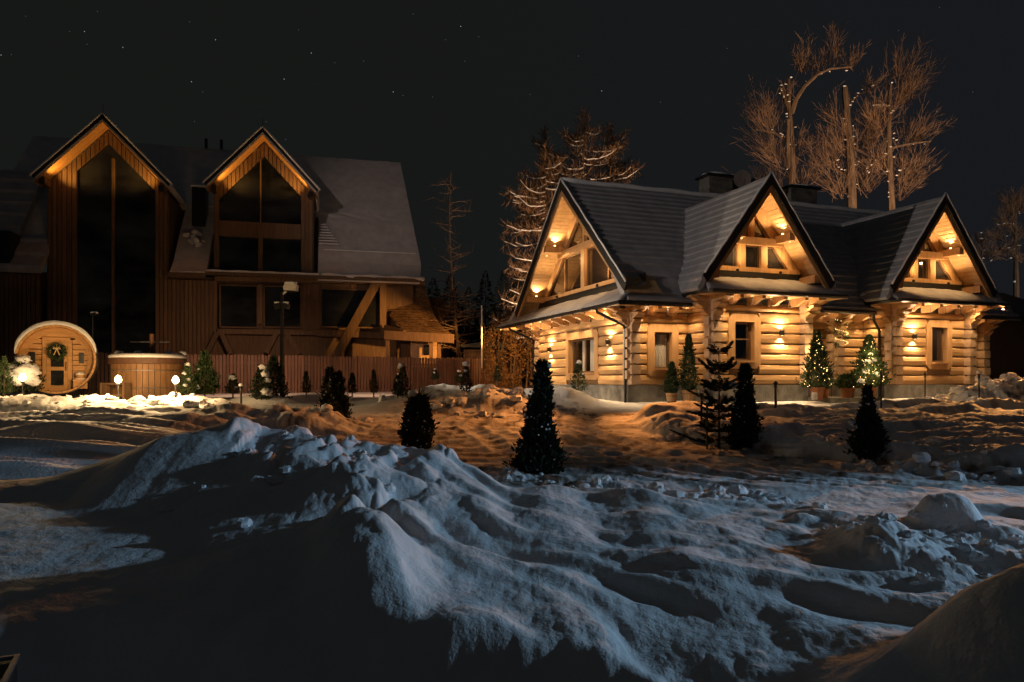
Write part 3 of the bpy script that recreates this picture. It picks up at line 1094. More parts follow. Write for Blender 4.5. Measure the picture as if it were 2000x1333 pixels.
def dormer(ac, bv, apz, half, slope, seed, bgut=-1.9, gl=1.42, gr=6.75):
    """cross gable roof over a bay; ac = centre line, bv = verge, returns foot height"""
    footz = apz - slope * half
    def b_end(t, z):
        # where the main slope reaches this height
        return APB - (APZ - z) / PIT + 0.25
    for sg in (-1, 1):
        out = abs(ac - gl) if sg < 0 else abs(gr - ac)
        prof = [(ac + sg * out, 3.40), (ac + sg * (half + .04), footz - .02), (ac + sg * (half - .18), footz + slope * .20), (ac, apz)]
        strip_roof('roof_slope', prof, lambda t, z: bv if z > footz + .02 else bv - .02, b_end, 'b', 0.14, n_len=24, seed=seed + (sg > 0), rip=0.045)
    return footz


def gable_set(axis, c, pos, apz, half, slope, inn, posts, wall_off, base_z, lights, seed, lamp_sides=(-1, 1), purl=((0.42, True), (0.86, False)), glassm='dark_glass'):
    """barge boards, soffit, gable wall with windows, purlins and up-lights.
    axis 'a': gable faces -a at a=pos, c is the centre along b;  axis 'b': gable faces -b at b=pos, c is the centre along a."""
    def X(x, dpt, z):                         # x across the gable, dpt inward from the verge
        return Vector((pos + dpt, c + x, z)) if axis == 'a' else Vector((c + x, pos + dpt, z))
    inward = Vector((1, 0, 0)) if axis == 'a' else Vector((0, 1, 0))
    sl = math.atan(slope)
    tv = 0.16 / math.cos(sl)                  # vertical thickness of the slab
    footz = apz - slope * half
    for sg in (-1, 1):
        # outer black board
        bm = MB()
        bm.prism([X(0, -.05, apz + .05), X(sg * (half + .06), -.05, footz), X(sg * (half - .10), -.05, footz - .20), X(0, -.05, apz - .30)], inward * 0.06)
        bm.build('barge_board', MT['barge'], cot)
        # snow line on its top edge
        bm = MB()
        n_ = 16
        bm.tube([X(sg * half * i / n_, -.03, apz + .07 - slope * half * i / n_ + 0.015 * math.sin(i * 2.1 + seed)) for i in range(n_ + 1)], 0.035, 6)
        bm.build('verge_snow', MT['snow_soft'], cot, True)
        # inner wooden trim
        bm = MB()
        bm.prism([X(0, .012, apz - .302), X(sg * (half - .10), .012, footz - .202), X(sg * (half - .26), .012, footz - .20), X(0, .012, apz - .302 - .26)], inward * 0.05)
        bm.build('verge_trim', MT['trim'], cot)
        # soffit boards running in from the verge
        nb = int(half / math.cos(sl) / 0.16)
        for i in range(nb):
            x0, x1 = half * i / nb + .006, half * (i + 1) / nb - .006
            zo = tv + .012
            bm = MB()
            q = [X(sg * x0, .03, apz - slope * x0 - zo), X(sg * x1, .03, apz - slope * x1 - zo), X(sg * x1, wall_off + .35, apz - slope * x1 - zo), X(sg * x0, wall_off + .35, apz - slope * x0 - zo)]
            bm.prism(q, (0, 0, -0.022))
            bm.build('soffit_board', MT['soffit'], cot)
    zo = tv + .035
    # purlins with up-lights
    for (fr, lit) in purl:
        for sg in (-1, 1):
            x = sg * half * fr
            z = apz - slope * abs(x) - zo - 0.13
            xi = x - sg * 0.10
            bm = MB()
            bm.beam(X(xi, .10, z - .05), X(xi, wall_off + .3, z - .05), 0.20, 0.24)
            bm.build('purlin', MT['trim'], cot)
            if lit and sg in lamp_sides:
                bm = MB()
                lp = X(xi - sg * .06, wall_off * .55, z + .085)
                bm.lathe([(0.035, 0), (0.04, 0.02), (0.03, 0.035)], lp, 10)
                bm.build('uplight', MT['lamp_face'], cot)
                tgt = X(xi - sg * 0.75, wall_off * .55, z + .085 + slope * .85 + .1)
                light('uplight_beam', 'SPOT', lp + Vector((0, 0, .06)), lights, WARM, cot, 0.02, tgt, 110, 0.8)
    for sg in lamp_sides:  # fill lamp added below the purlin to brighten the gable wall
        x = sg * half * .42
        z = apz - slope * abs(x) - zo - .345
        lp = X(x - sg * .10, .22, z)
        bm = MB()
        bm.lathe([(0.03, 0), (0.04, 0.02), (0.04, 0.04)], lp, 10)
        bm.build('gable_fill_disc', MT['lamp_dim'], cot)
        light('gable_fill', 'SPOT', lp + Vector((0, 0, -.02)), lights * .9, (1.0, .56, .21), cot, .03, X(x * .6, .22 + .75, z - 1.2), 118, .5)
    # gable wall: boarded back, rafters, collar, posts, glass
    hw = half - zo / slope
    zi = apz - zo
    w = X(0, wall_off, 0)
    bm = MB()
    bm.prism([X(-hw + (base_z - footz) / slope * 1, wall_off + .16, base_z), X(hw - (base_z - footz) / slope, wall_off + .16, base_z), X(0, wall_off + .16, zi)], inward * 0.08)
    bm.build('gable_back', MT[glassm], cot)
    for sg in (-1, 1):
        bm = MB()
        hb = (zi - base_z) / slope
        bm.prism([X(0, wall_off, zi), X(sg * hb, wall_off, base_z), X(sg * (hb - .42), wall_off, base_z), X(0, wall_off, zi - .42 * slope)], inward * 0.14)
        bm.build('gable_rafter', MT['log_z'], cot)
    zc = apz - slope * half * 0.42 - zo - .14
    hc = (zi - zc) / slope
    bm = MB()
    bm.beam(X(-hc, wall_off - .02, zc - .12), X(hc, wall_off - .02, zc - .12), 0.20, 0.24)
    bm.build('collar_beam', MT['trim'], cot)
    bm = MB()
    hb = (zi - base_z) / slope
    bm.beam(X(-hb + .15, wall_off - .01, base_z + .07), X(hb - .15, wall_off - .01, base_z + .07), 0.18, 0.14)
    bm.build('sill_beam', MT['trim'], cot)
    for px_ in posts:
        bm = MB()
        bm.beam(X(px_, wall_off + .02, base_z + .14), X(px_, wall_off + .02, zc - .24), 0.24 if axis == 'b' else 0.28, 0.18, inward)
        bm.build('gable_post', MT['trim'], cot)
    bm = MB()
    bm.beam(X(0, wall_off + .03, zc), X(0, wall_off + .03, zi - .3), 0.12, 0.12, inward)
    bm.build('king_post', MT['trim'], cot)
    for x in (-hb * .42, hb * .42):  # fill lamps added at the sill to even out wall and soffit
        lp = X(x, wall_off - .34, base_z + .02)
        bm = MB()
        bm.lathe([(.05, -.08), (.05, 0), (.035, .01)], lp, 10)
        bm.build('sill_fill_can', MT['black'], cot)
        light('sill_fill', 'SPOT', lp + Vector((0, 0, .04)), lights * 1.1, (1.0, .60, .27), cot, .06, X(x * .9, wall_off - .28, base_z + 2), 140, .7)
    # sash frames and panes in each field
    xs = sorted([-hb + .5] + list(posts) + [hb - .5])
    for i in range(len(xs) - 1):
        xa, xb = xs[i] + .13, xs[i + 1] - .13
        if xb - xa < .2:
            continue
        za, zt = base_z + .16, zc - .26
        def ztop(x):
            return min(zt, zi - .46 * slope - slope * abs(x))
        pts = [X(xa, wall_off + .10, za), X(xb, wall_off + .10, za)]
        tops = [xb]
        xk = (zi - .46 * slope - zt) / slope
        for x in (xk, -xk):
            if xa + .02 < x < xb - .02:
                tops.append(x)
        tops.append(xa)
        tops = sorted(set(tops), reverse=True)
        for x in tops:
            if ztop(x) > za + .03:
                pts.append(X(x, wall_off + .10, ztop(x)))
        if len(pts) < 3:
            continue
        bm = MB()
        bm.prism(pts, inward * 0.01)
        wd = bm.build('window', MT[glassm], cot)
        bm = MB()
        for k in range(len(pts)):
            bm.beam(pts[k] - inward * .02, pts[(k + 1) % len(pts)] - inward * .02, 0.05, 0.07, inward)
        xm = (xa + xb) / 2
        if xb - xa > 1.0 and ztop(xm) > za + .3:
            bm.beam(X(xm, wall_off + .08, za), X(xm, wall_off + .08, ztop(xm)), 0.06, 0.07, inward)
        bm.build('window_frame', MT['dark_wood'], wd)
    # upper panes
    hx = (zi - .46 * slope - zc) / slope
    for sg in (-1, 1):
        if hx > .25:
            pts = [X(sg * .07, wall_off + .11, zc + .02), X(sg * (hx - .02), wall_off + .11, zc + .02), X(sg * .07, wall_off + .11, zi - .48 * slope)]
            bm = MB()
            bm.prism(pts, inward * 0.01)
            wd = bm.build('window', MT[glassm], cot)
            bm = MB()
            for k in range(3):
                bm.beam(pts[k] - inward * .02, pts[(k + 1) % 3] - inward * .02, 0.05, 0.07, inward)
            bm.build('window_frame', MT['trim'], wd)


# left gable end
gable_set('a', APB, VA, APZ + .02, 4.87, PIT, None, [0.0], 0.90, 3.96, E_GABLE * 1.5, 3, lamp_sides=(-1, 1), purl=((0.40, True), (0.80, True)), glassm='mirror_glass')
# bays
DAP, DH, DS = 7.06, 2.44, 3.25 / 2.44
for k, (a0, a1) in enumerate(BAYS):
    ac = (a0 + a1) / 2
    dormer(ac, -1.70, DAP, DH, DS, 11 + 3 * k, gl=a0 - .77, gr=a1 + .81)
    gable_set('b', ac, -1.70, DAP + .02, DH, DS, None, [-0.42, 0.42], 0.88, 4.16, E_GABLE, 20 + k, purl=((0.42, True), (0.82, False)))


# skirt roofs below the gables, with soffit boards, rafter tails and gutters
def skirt(out_pts, in_pts, name='skirt_roof', m='roof_snow', seed=0, rip=0.03):
    """loft between the gutter line and the wall line"""
    K, R_ = 40, 10
    def along(pts, u):
        L_ = [0]
        for i in range(1, len(pts)):
            L_.append(L_[-1] + (Vector(pts[i]) - Vector(pts[i - 1])).length)
        s_ = u * L_[-1]
        for i in range(len(pts) - 1):
            if s_ <= L_[i + 1] + 1e-9:
                return Vector(pts[i]).lerp(Vector(pts[i + 1]), (s_ - L_[i]) / max(1e-9, L_[i + 1] - L_[i]))
        return Vector(pts[-1])
    V = []
    for r in range(R_ + 1):
        f = r / R_
        for j in range(K + 1):
            u = j / K
            a, b = Vector(out_pts[0]).lerp(Vector(out_pts[1]), u), Vector(in_pts[0]).lerp(Vector(in_pts[1]), u)
            p = a.lerp(b, f)
            p.z += 0.07 * math.sin(min(1, f * 2.2) * PI * .5) + rip * mnoise.noise(Vector((p.x * 2, p.y * 2, seed))) + .02 * mnoise.noise(Vector((p.x * 7, p.y * 7, seed)))
            V.append(p)
    nn = K + 1
    o = len(V)
    V2 = [v - Vector((0, 0, 0.11)) for v in V]
    Fs = []
    for r in range(R_):
        for j in range(K):
            a, b, c, d = r * nn + j, r * nn + j + 1, (r + 1) * nn + j + 1, (r + 1) * nn + j
            Fs += [(a, b, c, d), (o + d, o + c, o + b, o + a)]
    for j in range(K):
        Fs.append((j + 1, j, o + j, o + j + 1))
        t = R_ * nn
        Fs.append((t + j, t + j + 1, o + t + j + 1, o + t + j))
    for r in range(R_):
        Fs.append((r * nn, (r + 1) * nn, o + (r + 1) * nn, o + r * nn))
        Fs.append((r * nn + K, o + r * nn + K, o + (r + 1) * nn + K, (r + 1) * nn + K))
    bm = MB()
    bm.poly(V + V2, Fs)
    return bm.build(name, MT[m], cot, True)


def gutter(pts, r=0.07):
    bm = MB()
    bm.tube(pts, r, 8)
    for i in range(len(pts) - 1):
        a, b = Vector(pts[i]), Vector(pts[i + 1])
        n_ = int((b - a).length / 0.8)
        for k in range(1, n_):
            c = a.lerp(b, k / n_)
            dd = (b - a).normalized() * 0.02
            bm.tube([c - dd, c + dd], r * 1.12, 8)
    return bm.build('gutter', MT['black'], cot)


def rafter_tail(a, b, z, da, db, ln=0.72):
    bm = MB()
    pr = [(0, 0.0), (ln * .35, 0.0), (ln * .5, 0.03), (ln * .68, 0.11), (ln * .85, 0.14), (ln, 0.15), (ln, 0.24), (0, 0.24)]
    w = 0.13
    if db:
        bm.prism([(a - w / 2, b + db * t, z + q) for t, q in pr], (w, 0, 0))
    else:
        bm.prism([(a + da * t, b - w / 2, z + q) for t, q in pr], (0, w, 0))
    bm.build('rafter_tail', MT['trim'], cot)


def soffit_strip(a0, a1, b0, b1, z, along):
    """boards closing the eave from below"""
    bm = MB()
    n_ = max(1, int(round((b1 - b0 if along == 'a' else a1 - a0) / 0.14)))
    for i in range(n_):
        if along == 'a':
            y0, y1 = b0 + (b1 - b0) * i / n_ + .004, b0 + (b1 - b0) * (i + 1) / n_ - .004
            bm.box(((a0 + a1) / 2, (y0 + y1) / 2, z), (a1 - a0, y1 - y0, 0.025))
        else:
            x0, x1 = a0 + (a1 - a0) * i / n_ + .004, a0 + (a1 - a0) * (i + 1) / n_ - .004
            bm.box(((x0 + x1) / 2, (b0 + b1) / 2, z), (x1 - x0, b1 - b0, 0.025))
    bm.build('eave_soffit', MT['soffit'], cot, kind='stuff')


# left gable skirt
skirt([(-0.80, -0.95, 3.10), (-0.80, 10.75, 3.10)], [(0.30, -0.55, 3.66), (0.30, 9.6, 3.66)], seed=3)
bm = MB()
bm.box((0.34, 4.2, 3.80), (0.06, 9.3, 0.46))
bm.build('flashing', MT['barge'], cot)
soffit_strip(-0.76, -0.001, -0.90, 10.6, 2.985, 'b')
gutter([(-0.84, 10.8, 3.0), (-0.84, -1.02, 3.0), (BAYS[0][0] - .55, -1.02, 3.0)])
for i in range(9):
    rafter_tail(0.0, 0.75 + i * 0.95, 2.72, -1, 0, 0.70)
# main eave soffits and rafter tails
for (x0, x1) in ((-0.76, BAYS[0][0] - .03), (BAYS[0][1] + .03, BAYS[1][0] - .03), (BAYS[1][1] + .03, RE - .05)):
    soffit_strip(x0, x1, -0.92, -0.001, 2.99, 'a')
for x in (0.7, 1.45, 6.5, 7.2, 7.75, 9.1, 13.9, 14.7):
    rafter_tail(x, 0.0, 2.73, 0, -1, 0.72)
gutter([(BAYS[0][1] + .75, -1.02, 3.0), (BAYS[1][0] - .55, -1.02, 3.0)])
gutter([(BAYS[1][1] + .75, -1.02, 3.0), (RE, -1.02, 3.0)])
soffit_strip(BAYS[0][1] + .02, 8.08, 0.02, 1.56, 2.96, 'a')
bm = MB()
bm.beam((BAYS[0][1], -.02, 2.83), (8.3, -.02, 2.83), 0.24, 0.22)
bm.build('porch_beam', MT['trim'], cot)
for (a0, a1) in BAYS:
    gl, gr = a0 - .62, a1 + .83
    skirt([(gl, -1.98, 3.44), (gr, -1.98, 3.44)], [(a0 - .1, -0.9, 3.90), (a1 + .1, -0.9, 3.90)], seed=5 + a0)
    bm = MB()
    bm.box(((a0 + a1) / 2, -0.88, 4.02), (a1 - a0 - .1, 0.06, 0.42))
    bm.build('flashing', MT['barge'], cot)
    soffit_strip(gl + .05, gr - .05, -1.95, BB - .001, 3.30, 'a')
    soffit_strip(gl + .05, a0 - .001, BB, -0.35, 3.302, 'a')
    soffit_strip(a1 + .001, gr - .05, BB, -0.35, 3.302, 'a')
    gutter([(gl - .02, -0.25, 3.34), (gl - .04, -1.75, 3.34), (gl + .08, -2.04, 3.34), (gr, -2.04, 3.34)])
    for i in range(4):
        rafter_tail(a0 + .65 + i * (a1 - a0 - 1.3) / 3, BB, 3.04, 0, -1, 0.75)
    # ragged snow left in the valley corners
    bm = MB()
    for k in range(7):
        bm.blob((gl + .25 + random.uniform(-.2, .25), -1.5 + k * .15, 3.62 + random.uniform(0, .12)), random.uniform(.12, .2), k + a0, sq=(1.3, 1, .55))
    bm.build('valley_snow', MT['snow'], cot, True, kind='stuff')

# fill lamps added under the eaves to wash the log walls and soffits
def eave_fill(a, b, z, na, nb):
    bm = MB()
    bm.lathe([(.045, -.012), (.05, .0), (.05, .012)], (a, b, z), 10)
    bm.build('eave_fill_disc', MT['lamp_dim'], cot)
    bm = MB()
    bm.tube([(a, b, z), (a, b, z - .26)], .012, 6)
    bm.lathe([(.02, z - .30), (.04, z - .29), (.04, z - .26), (.02, z - .25)], (a, b, 0), 10)
    bm.build('eave_fill_stem', MT['black'], cot)
    light('eave_up_fill', 'SPOT', (a, b, z - .24), 7.5, (1.0, .60, .29), cot, .05, (a, b, z + 1), 168, .3)
    light('eave_wall_fill', 'SPOT', (a, b, z - .03), E_EAVE * (1.25 if na else 1.0), (1.0, .65, .32), cot, .03, (a - na * .25, b - nb * .25, z - 1.5), 108, 1.0)
for b in (.6, 1.7, 2.8, 3.9, 5.0, 6.1, 7.2):
    eave_fill(-.50, b, 2.955, -1, 0)
for a in (.4, 1.1, 1.8):
    eave_fill(a, -.55, 2.96, 0, -1)
for a0, a1 in BAYS:
    for f in (.12, .31, .5, .69, .88):
        eave_fill(a0 + (a1 - a0) * f, -1.72, 3.27, 0, -1)
for a in (6.4, 7.4, 8.5, 9.2):
    eave_fill(a, -.55, 2.96, 0, -1)
eave_fill(14.4, -.55, 2.96, 0, -1)

# downpipes
def pipe(pts, r=0.05):
    bm = MB()
    bm.tube(pts, r, 8)
    return bm.build('downpipe', MT['black'], cot)
pipe([(-0.84, 0.55, 2.96), (-0.80, 0.55, 2.84), (-0.14, 0.06, 2.42), (-0.09, 0.03, 2.28), (-0.09, 0.03, -0.1)])
pipe([(-0.84, 8.9, 2.96), (-0.78, 8.85, 2.84), (-0.16, DEP + .1, 2.4), (-0.12, DEP + .05, 2.25), (-0.12, DEP + .05, -0.1)])
pipe([(BAYS[1][0] - .62, -1.02, 2.96), (BAYS[1][0] - .58, -1.0, 2.75), (BAYS[1][0] - .14, -.82, 2.4), (BAYS[1][0] - .10, -.78, 2.25), (BAYS[1][0] - .10, -.78, -0.1)])


# chimneys
def chimney(a, b, zt, w, d, h):
    bm = MB()
    bm.box((a, b, zt - h / 2), (w, d, h))
    c = bm.build('chimney', MT['stone'], cot)
    bm = MB()
    bm.box((a, b, zt + .05), (w + .24, d + .24, 0.08))
    bm.build('chimney_cap', MT['black'], c)
    bm = MB()
    bm.blob((a, b, zt + .12), 0.5, a, amp=.12, sq=((w + .2), (d + .2), .22))
    bm.build('snow_cap', MT['snow_soft'], c, True)
    bm = MB()
    bm.tube([(a + .1, b, zt + .1), (a + .1, b, zt + .34)], 0.05)
    bm.build('flue', MT['black'], c)
chimney(6.4, 4.4, 8.78, 1.1, 0.7, 2.2)
chimney(10.6, 4.5, 8.72, 1.35, 0.7, 2.2)
bm = MB()
bm.box((8.1, 5.2, 8.55), (1.6, 0.5, 1.2))
bm.build('roof_vent', MT['black'], cot)
bm = MB()
bm.blob((8.1, 5.2, 9.2), 0.5, 4, amp=.1, sq=(1.7, .6, .2))
bm.build('vent_snow', MT['snow_soft'], cot, True)

# satellite dish, fixed beside the chimney
dish = thing('satellite_dish', 'small grey satellite dish standing beside the left stone chimney on the roof', 'satellite dish',
             (HX + 7.25 * math.cos(TH) - 3.9 * math.sin(TH), HYY + 7.25 * math.sin(TH) + 3.9 * math.cos(TH), ZG + 8.45), 0)
bm = MB()
V = []
for i in range(5):
    for k in range(12):
        r = 0.36 * i / 4
        V.append((r * math.cos(k * PI / 6), -0.12 - 0.22 * (r * r), r * math.sin(k * PI / 6) + .25))
Fs = [(i * 12 + k, i * 12 + (k + 1) % 12, (i + 1) * 12 + (k + 1) % 12, (i + 1) * 12 + k) for i in range(4) for k in range(12)]
bm.poly(V + [(x, y + .02, z) for x, y, z in V], Fs + [tuple(60 + q for q in f[::-1]) for f in Fs])
bm.build('reflector', MT['dish'], dish, True)
bm = MB()
bm.tube([(0, -.08, .2), (0, 0, 0), (0, 0, -.9)], 0.03)
bm.build('mast', MT['steel'], dish)
bm = MB()
bm.tube([(0, -.12, -.1), (0, -.5, .15), (0, -.5, .22)], 0.018)
bm.build('feed_arm', MT['steel'], dish)


# wall lamps: black up-and-down cylinders
def W2(a, b, z):
    return Vector((HX + a * math.cos(TH) - b * math.sin(TH), HYY + a * math.sin(TH) + b * math.cos(TH), ZG + z))


def wall_lamp(a, b, z, n, label, e=1.0):
    t = thing('wall_lamp', label, 'wall lamp', W2(a, b, z), TH, 'up and down wall lamps on the log cottage')
    n = Vector((*n, 0))
    bm = MB()
    bm.box(n * 0.10, (0.10, 0.10, 0.17))
    bm.build('lamp_body', MT['black'], t)
    bm = MB()
    bm.box(n * 0.025, (0.07 if abs(n.y) else 0.05, 0.07 if abs(n.x) else 0.05, 0.10))
    bm.build('wall_plate', MT['black'], t)
    for sg in (1, -1):
        bm = MB()
        bm.lathe([(0.035, 0), (0.035, 0.006)], n * 0.10 + Vector((0, 0, sg * .088 - .003)), 10)
        bm.build('lamp_lens', MT['lamp_face'], t)
        light('wall_beam', 'SPOT', n * 0.10 + Vector((0, 0, sg * .10)), E_SCONCE * e * (1 if sg < 0 else .8), WARM2, t, 0.02, n * 0.08 + Vector((0, 0, sg * 2)), 118 if sg < 0 else 150, 0.9)
    return t


wall_lamp(-0.03, 6.2, 1.90, (-1, 0), 'wall lamp on the cottage gable end, left of its curtained window')
wall_lamp(-0.03, 1.17, 1.93, (-1, 0), 'wall lamp on the cottage gable end, between its window and the downpipe')
wall_lamp(4.85, BB - .03, 2.20, (0, -1), 'wall lamp on the front of the middle bay, right of the dark window')
wall_lamp(10.52, BB - .03, 2.20, (0, -1), 'wall lamp on the front of the right-hand bay, left of its narrow window')

# ------------------------------------------------------------------ hotel on the left
TL = math.radians(14.3)
LX, LY, LZ = -13.55, 33.0, 1.1
hot = thing('timber_hotel', 'large dark timber lodge with two tall glazed gables and a steep snowy roof', 'building', (LX, LY, LZ), TL)
cL, sL = math.cos(TL), math.sin(TL)


def s_of(px, d=0.0):
    r = (px - CX) / F
    x0, y0 = LX - d * sL, LY + d * cL
    return (r * y0 - x0) / (cL - r * sL)


def z_of(px, py, d=0.0):
    s_ = s_of(px, d)
    Y = LY + s_ * sL + d * cL
    return CZ + (HY - py) / F * Y - LZ


RD, RZ, EZ = 8.0, 13.6, 5.5
hprof = [(-0.05, EZ), (0.55, EZ + .42), (1.05, EZ + .85), (1.5, EZ + 1.42), (RD, RZ)]
SL, SR = -10.3, 9.55
sc1_ = -4.74
def hroof(prof, e0, e1, seed, nl=40):
    o = strip_roof('roof_slope', prof, e0, e1, 'a', 0.25, course=None, n_len=nl, m='roof_snow2', wav=0.06, seed=seed, parent=hot)
    return o
# the slope is cut where the two cross gables rise out of it
def right_end(t, z):
    return SR - 0.055 * t - 0.25 * max(0, 1 - t)
hroof(hprof, lambda t, z: 4.45 if t < 4.0 else 2.0, right_end, 1)
hroof([(3.9, EZ + 1.42 + (3.9 - 1.5) * (RZ - EZ - 1.42) / (RD - 1.5)), (RD, RZ)], lambda t, z: SL, lambda t, z: 3.2, 2)
hroof(hprof[:4] + [(4.0, EZ + 1.42 + 2.5 * (RZ - EZ - 1.42) / (RD - 1.5))], lambda t, z: SL, lambda t, z: sc1_ - 2.5, 5, 8)
hroof(hprof[:], lambda t, z: -2.02, lambda t, z: -0.52 if t < 4.2 else 2.0, 3, 14)
hroof([(2 * RD, EZ), (RD, RZ)], lambda t, z: SL, right_end, 4, 20)
bm = MB()
bm.beam((-2.1, -.02, EZ - .16), (-.5, -.02, EZ - .16), .12, .2)
bm.beam((-.5, -.1, EZ - .06), (SR - .2, -.1, EZ - .06), .16, .16)
bm.build('eave_fascia', MT['dark_wood'], hot)
bm = MB()
bm.tube([(-.5 + i * .25, -.1, EZ + .06 + .012 * math.sin(i * 1.3)) for i in range(21)], .07, 6)
bm.build('eave_snow', MT['snow_soft'], hot, True)
bm = MB()
bm.tube([(4.6 + i * .245, -.08 + .02 * math.sin(i * 1.9), EZ + .05 + .03 * math.sin(i * .9)) for i in range(21)], [.10 + .03 * math.sin(i * 1.4) for i in range(21)], 7)
bm.build('eave_snow', MT['roof_snow2'], hot, True)
bm = MB()
for k in range(8):
    zz = 7.05 + k * .17
    dd = 1.5 + (zz - EZ - 1.42) / (RZ - EZ - 1.42) * (RD - 1.5)
    bm.box((4.62 + (7 - k) * .05, dd - .05, zz + .3), (0.35 + (7 - k) * .09, .16, .05))
bm.build('snow_ledge', MT['snow_soft'], hot, kind='stuff')
bm = MB()
for px_ in range(640, 830, 8):
    pass
zb = EZ + 1.42
bm.tube([(4.7 + i * .24, 1.46, zb + .12) for i in range(20)], .035, 5)
bm.build('snow_guard', MT['snow_soft'], hot)
# body of the building
bm = MB()
bm.box((-.4, 8.4, 2.1), (19.0, 14.6, 6.6))
bm.build('wall', MT['dark_wood'], hot)


def batten_wall(s0, s1, d, z0, z1top, name='cladding', step=0.17):
    """upright battens; z1top is a number or function of s"""
    f = z1top if callable(z1top) else (lambda s_: z1top)
    n_ = max(1, int((s1 - s0) / step))
    if (s1 - s0) < .1:
        return
    back = MB()
    back.prism([(s0, d + .06, z0), (s1, d + .06, z0), (s1, d + .06, f(s1)), (s0, d + .06, f(s0))], (0, .05, 0))
    back.build('backing', MT['dark_wood'], hot)
    for i in range(n_):
        a, b = s0 + (s1 - s0) * i / n_ + .018, s0 + (s1 - s0) * (i + 1) / n_ - .018
        bm = MB()
        bm.prism([(a, d, z0), (b, d, z0), (b, d, f(b)), (a, d, f(a))], (0, .06, 0))
        bm.build(name, MT['clad'], hot)


def big_gable(sc, half, apz, footz, glass, z_low, seed, beams):
    """wall dormer: steep little roof, orange-lit soffit, glazed front; glass = (s0, s1, top z)"""
    sl = (apz - footz) / half
    GW = 0.75                                     # soffit depth
    for sg in (-1, 1):
        # roof slab back into the main slope
        def be(t, z):
            return 1.5 + (z - EZ - 1.42) / (RZ - EZ - 1.42) * (RD - 1.5) + .3
        strip_roof('roof_slope', [(sc + sg * half, footz), (sc, apz)], lambda t, z: -.12, be, 'b', 0.20, course=None, n_len=8, m='roof_snow2', wav=.03, seed=seed + sg, parent=hot)
        bm = MB()
        bm.tube([(sc + sg * half * i / 12 * 1.03, -.14, apz + .06 - sl * half * i / 12 * 1.03) for i in range(13)], .055, 6)
        bm.build('verge_snow', MT['snow_soft'], hot, True)
        bm = MB()
        bm.prism([(sc, -.17, apz + .02), (sc + sg * (half + .02), -.17, footz), (sc + sg * (half - .06), -.17, footz - .12), (sc, -.17, apz - .2)], (0, .05, 0))
        bm.build('barge_board', MT['barge'], hot)
        tv = .28
        nb = 5
        for i in range(nb):
            y0, y1 = -.11 + (GW + .15) * i / nb, -.11 + (GW + .15) * (i + 1) / nb - .015
            bm = MB()
            bm.prism([(sc, y0, apz - tv - .02), (sc + sg * (half - .05), y0, footz - tv + .03), (sc + sg * (half - .05), y1, footz - tv + .03), (sc, y1, apz - tv - .02)], (0, 0, -.03))
            bm.build('soffit_board', MT['barrel'], hot)
        # purlin ends, floodlight
        bm = MB()
        bm.box((sc + sg * (half - .32), GW * .5, footz - .12), (.22, GW, .34))
        bm.build('bracket', MT['clad'], hot)
        fl = thing('floodlight', ('left' if sg < 0 else 'right') + ' black floodlight at the foot of the ' + ('left, taller' if sc < -2 else 'right, smaller') + ' lodge gable', 'floodlight',
                   (LX + (sc + sg * (half - .38)) * cL - (-.12) * sL, LY + (sc + sg * (half - .38)) * sL + (-.12) * cL, LZ + footz - .28), TL, 'floodlights on the lodge gables')
        bm = MB()
        bm.box((0, 0, .03), (.20, .22, .26), .3)
        bm.build('housing', MT['black'], fl)
        bm = MB()
        bm.box((0, .14, -.02), (.08, .14, .08))
        bm.build('bracket', MT['black'], fl)
        light('flood_beam', 'SPOT', (-sg * .30, .12, -.02), E_HOTEL, (1.0, .50, .11), fl, .04, (-sg * 1.7, .5, 1.75), 120, .9)
    s0, s1, gt = glass
    inn = lambda s_: apz - .40 - sl * abs(s_ - sc)
    # boards either side, above the glass
    batten_wall(sc - half + .28, s0, GW, z_low, inn)
    batten_wall(s1, sc + half - .28, GW, z_low, inn)
    top = lambda s_: gt - sl * abs(s_ - sc)
    for a, b in ((s0, sc), (sc, s1)):
        n_ = int((b - a) / .17)
        for i in range(n_):
            u, v = a + (b - a) * i / n_ + .015, a + (b - a) * (i + 1) / n_ - .015
            bm = MB()
            bm.prism([(u, GW, top(u)), (v, GW, top(v)), (v, GW, inn(v)), (u, GW, inn(u))], (0, .06, 0))
            bm.build('cladding', MT['clad'], hot)
    bm = MB()
    bm.prism([(s0, GW + .12, z_low), (s1, GW + .12, z_low), (s1, GW + .12, top(s1)), (sc, GW + .12, top(sc)), (s0, GW + .12, top(s0))], (0, .05, 0))
    g = bm.build('glazing', MT['dark_glass'], hot)
    for (p, q, w) in beams:
        bm = MB()
        bm.beam((p[0], GW + .03, p[1]), (q[0], GW + .03, q[1]), w, .16, (0, 1, 0))
        bm.build('mullion', MT['clad'], g)
    # cheeks
    for sg in (-1, 1):
        bm = MB()
        bm.box((sc + sg * (half - .30), GW + 2.6, (z_low + footz) / 2 - .15), (.1, 5.0, footz - z_low - .2))
        bm.build('cheek_wall', MT['dark_wood'], hot)


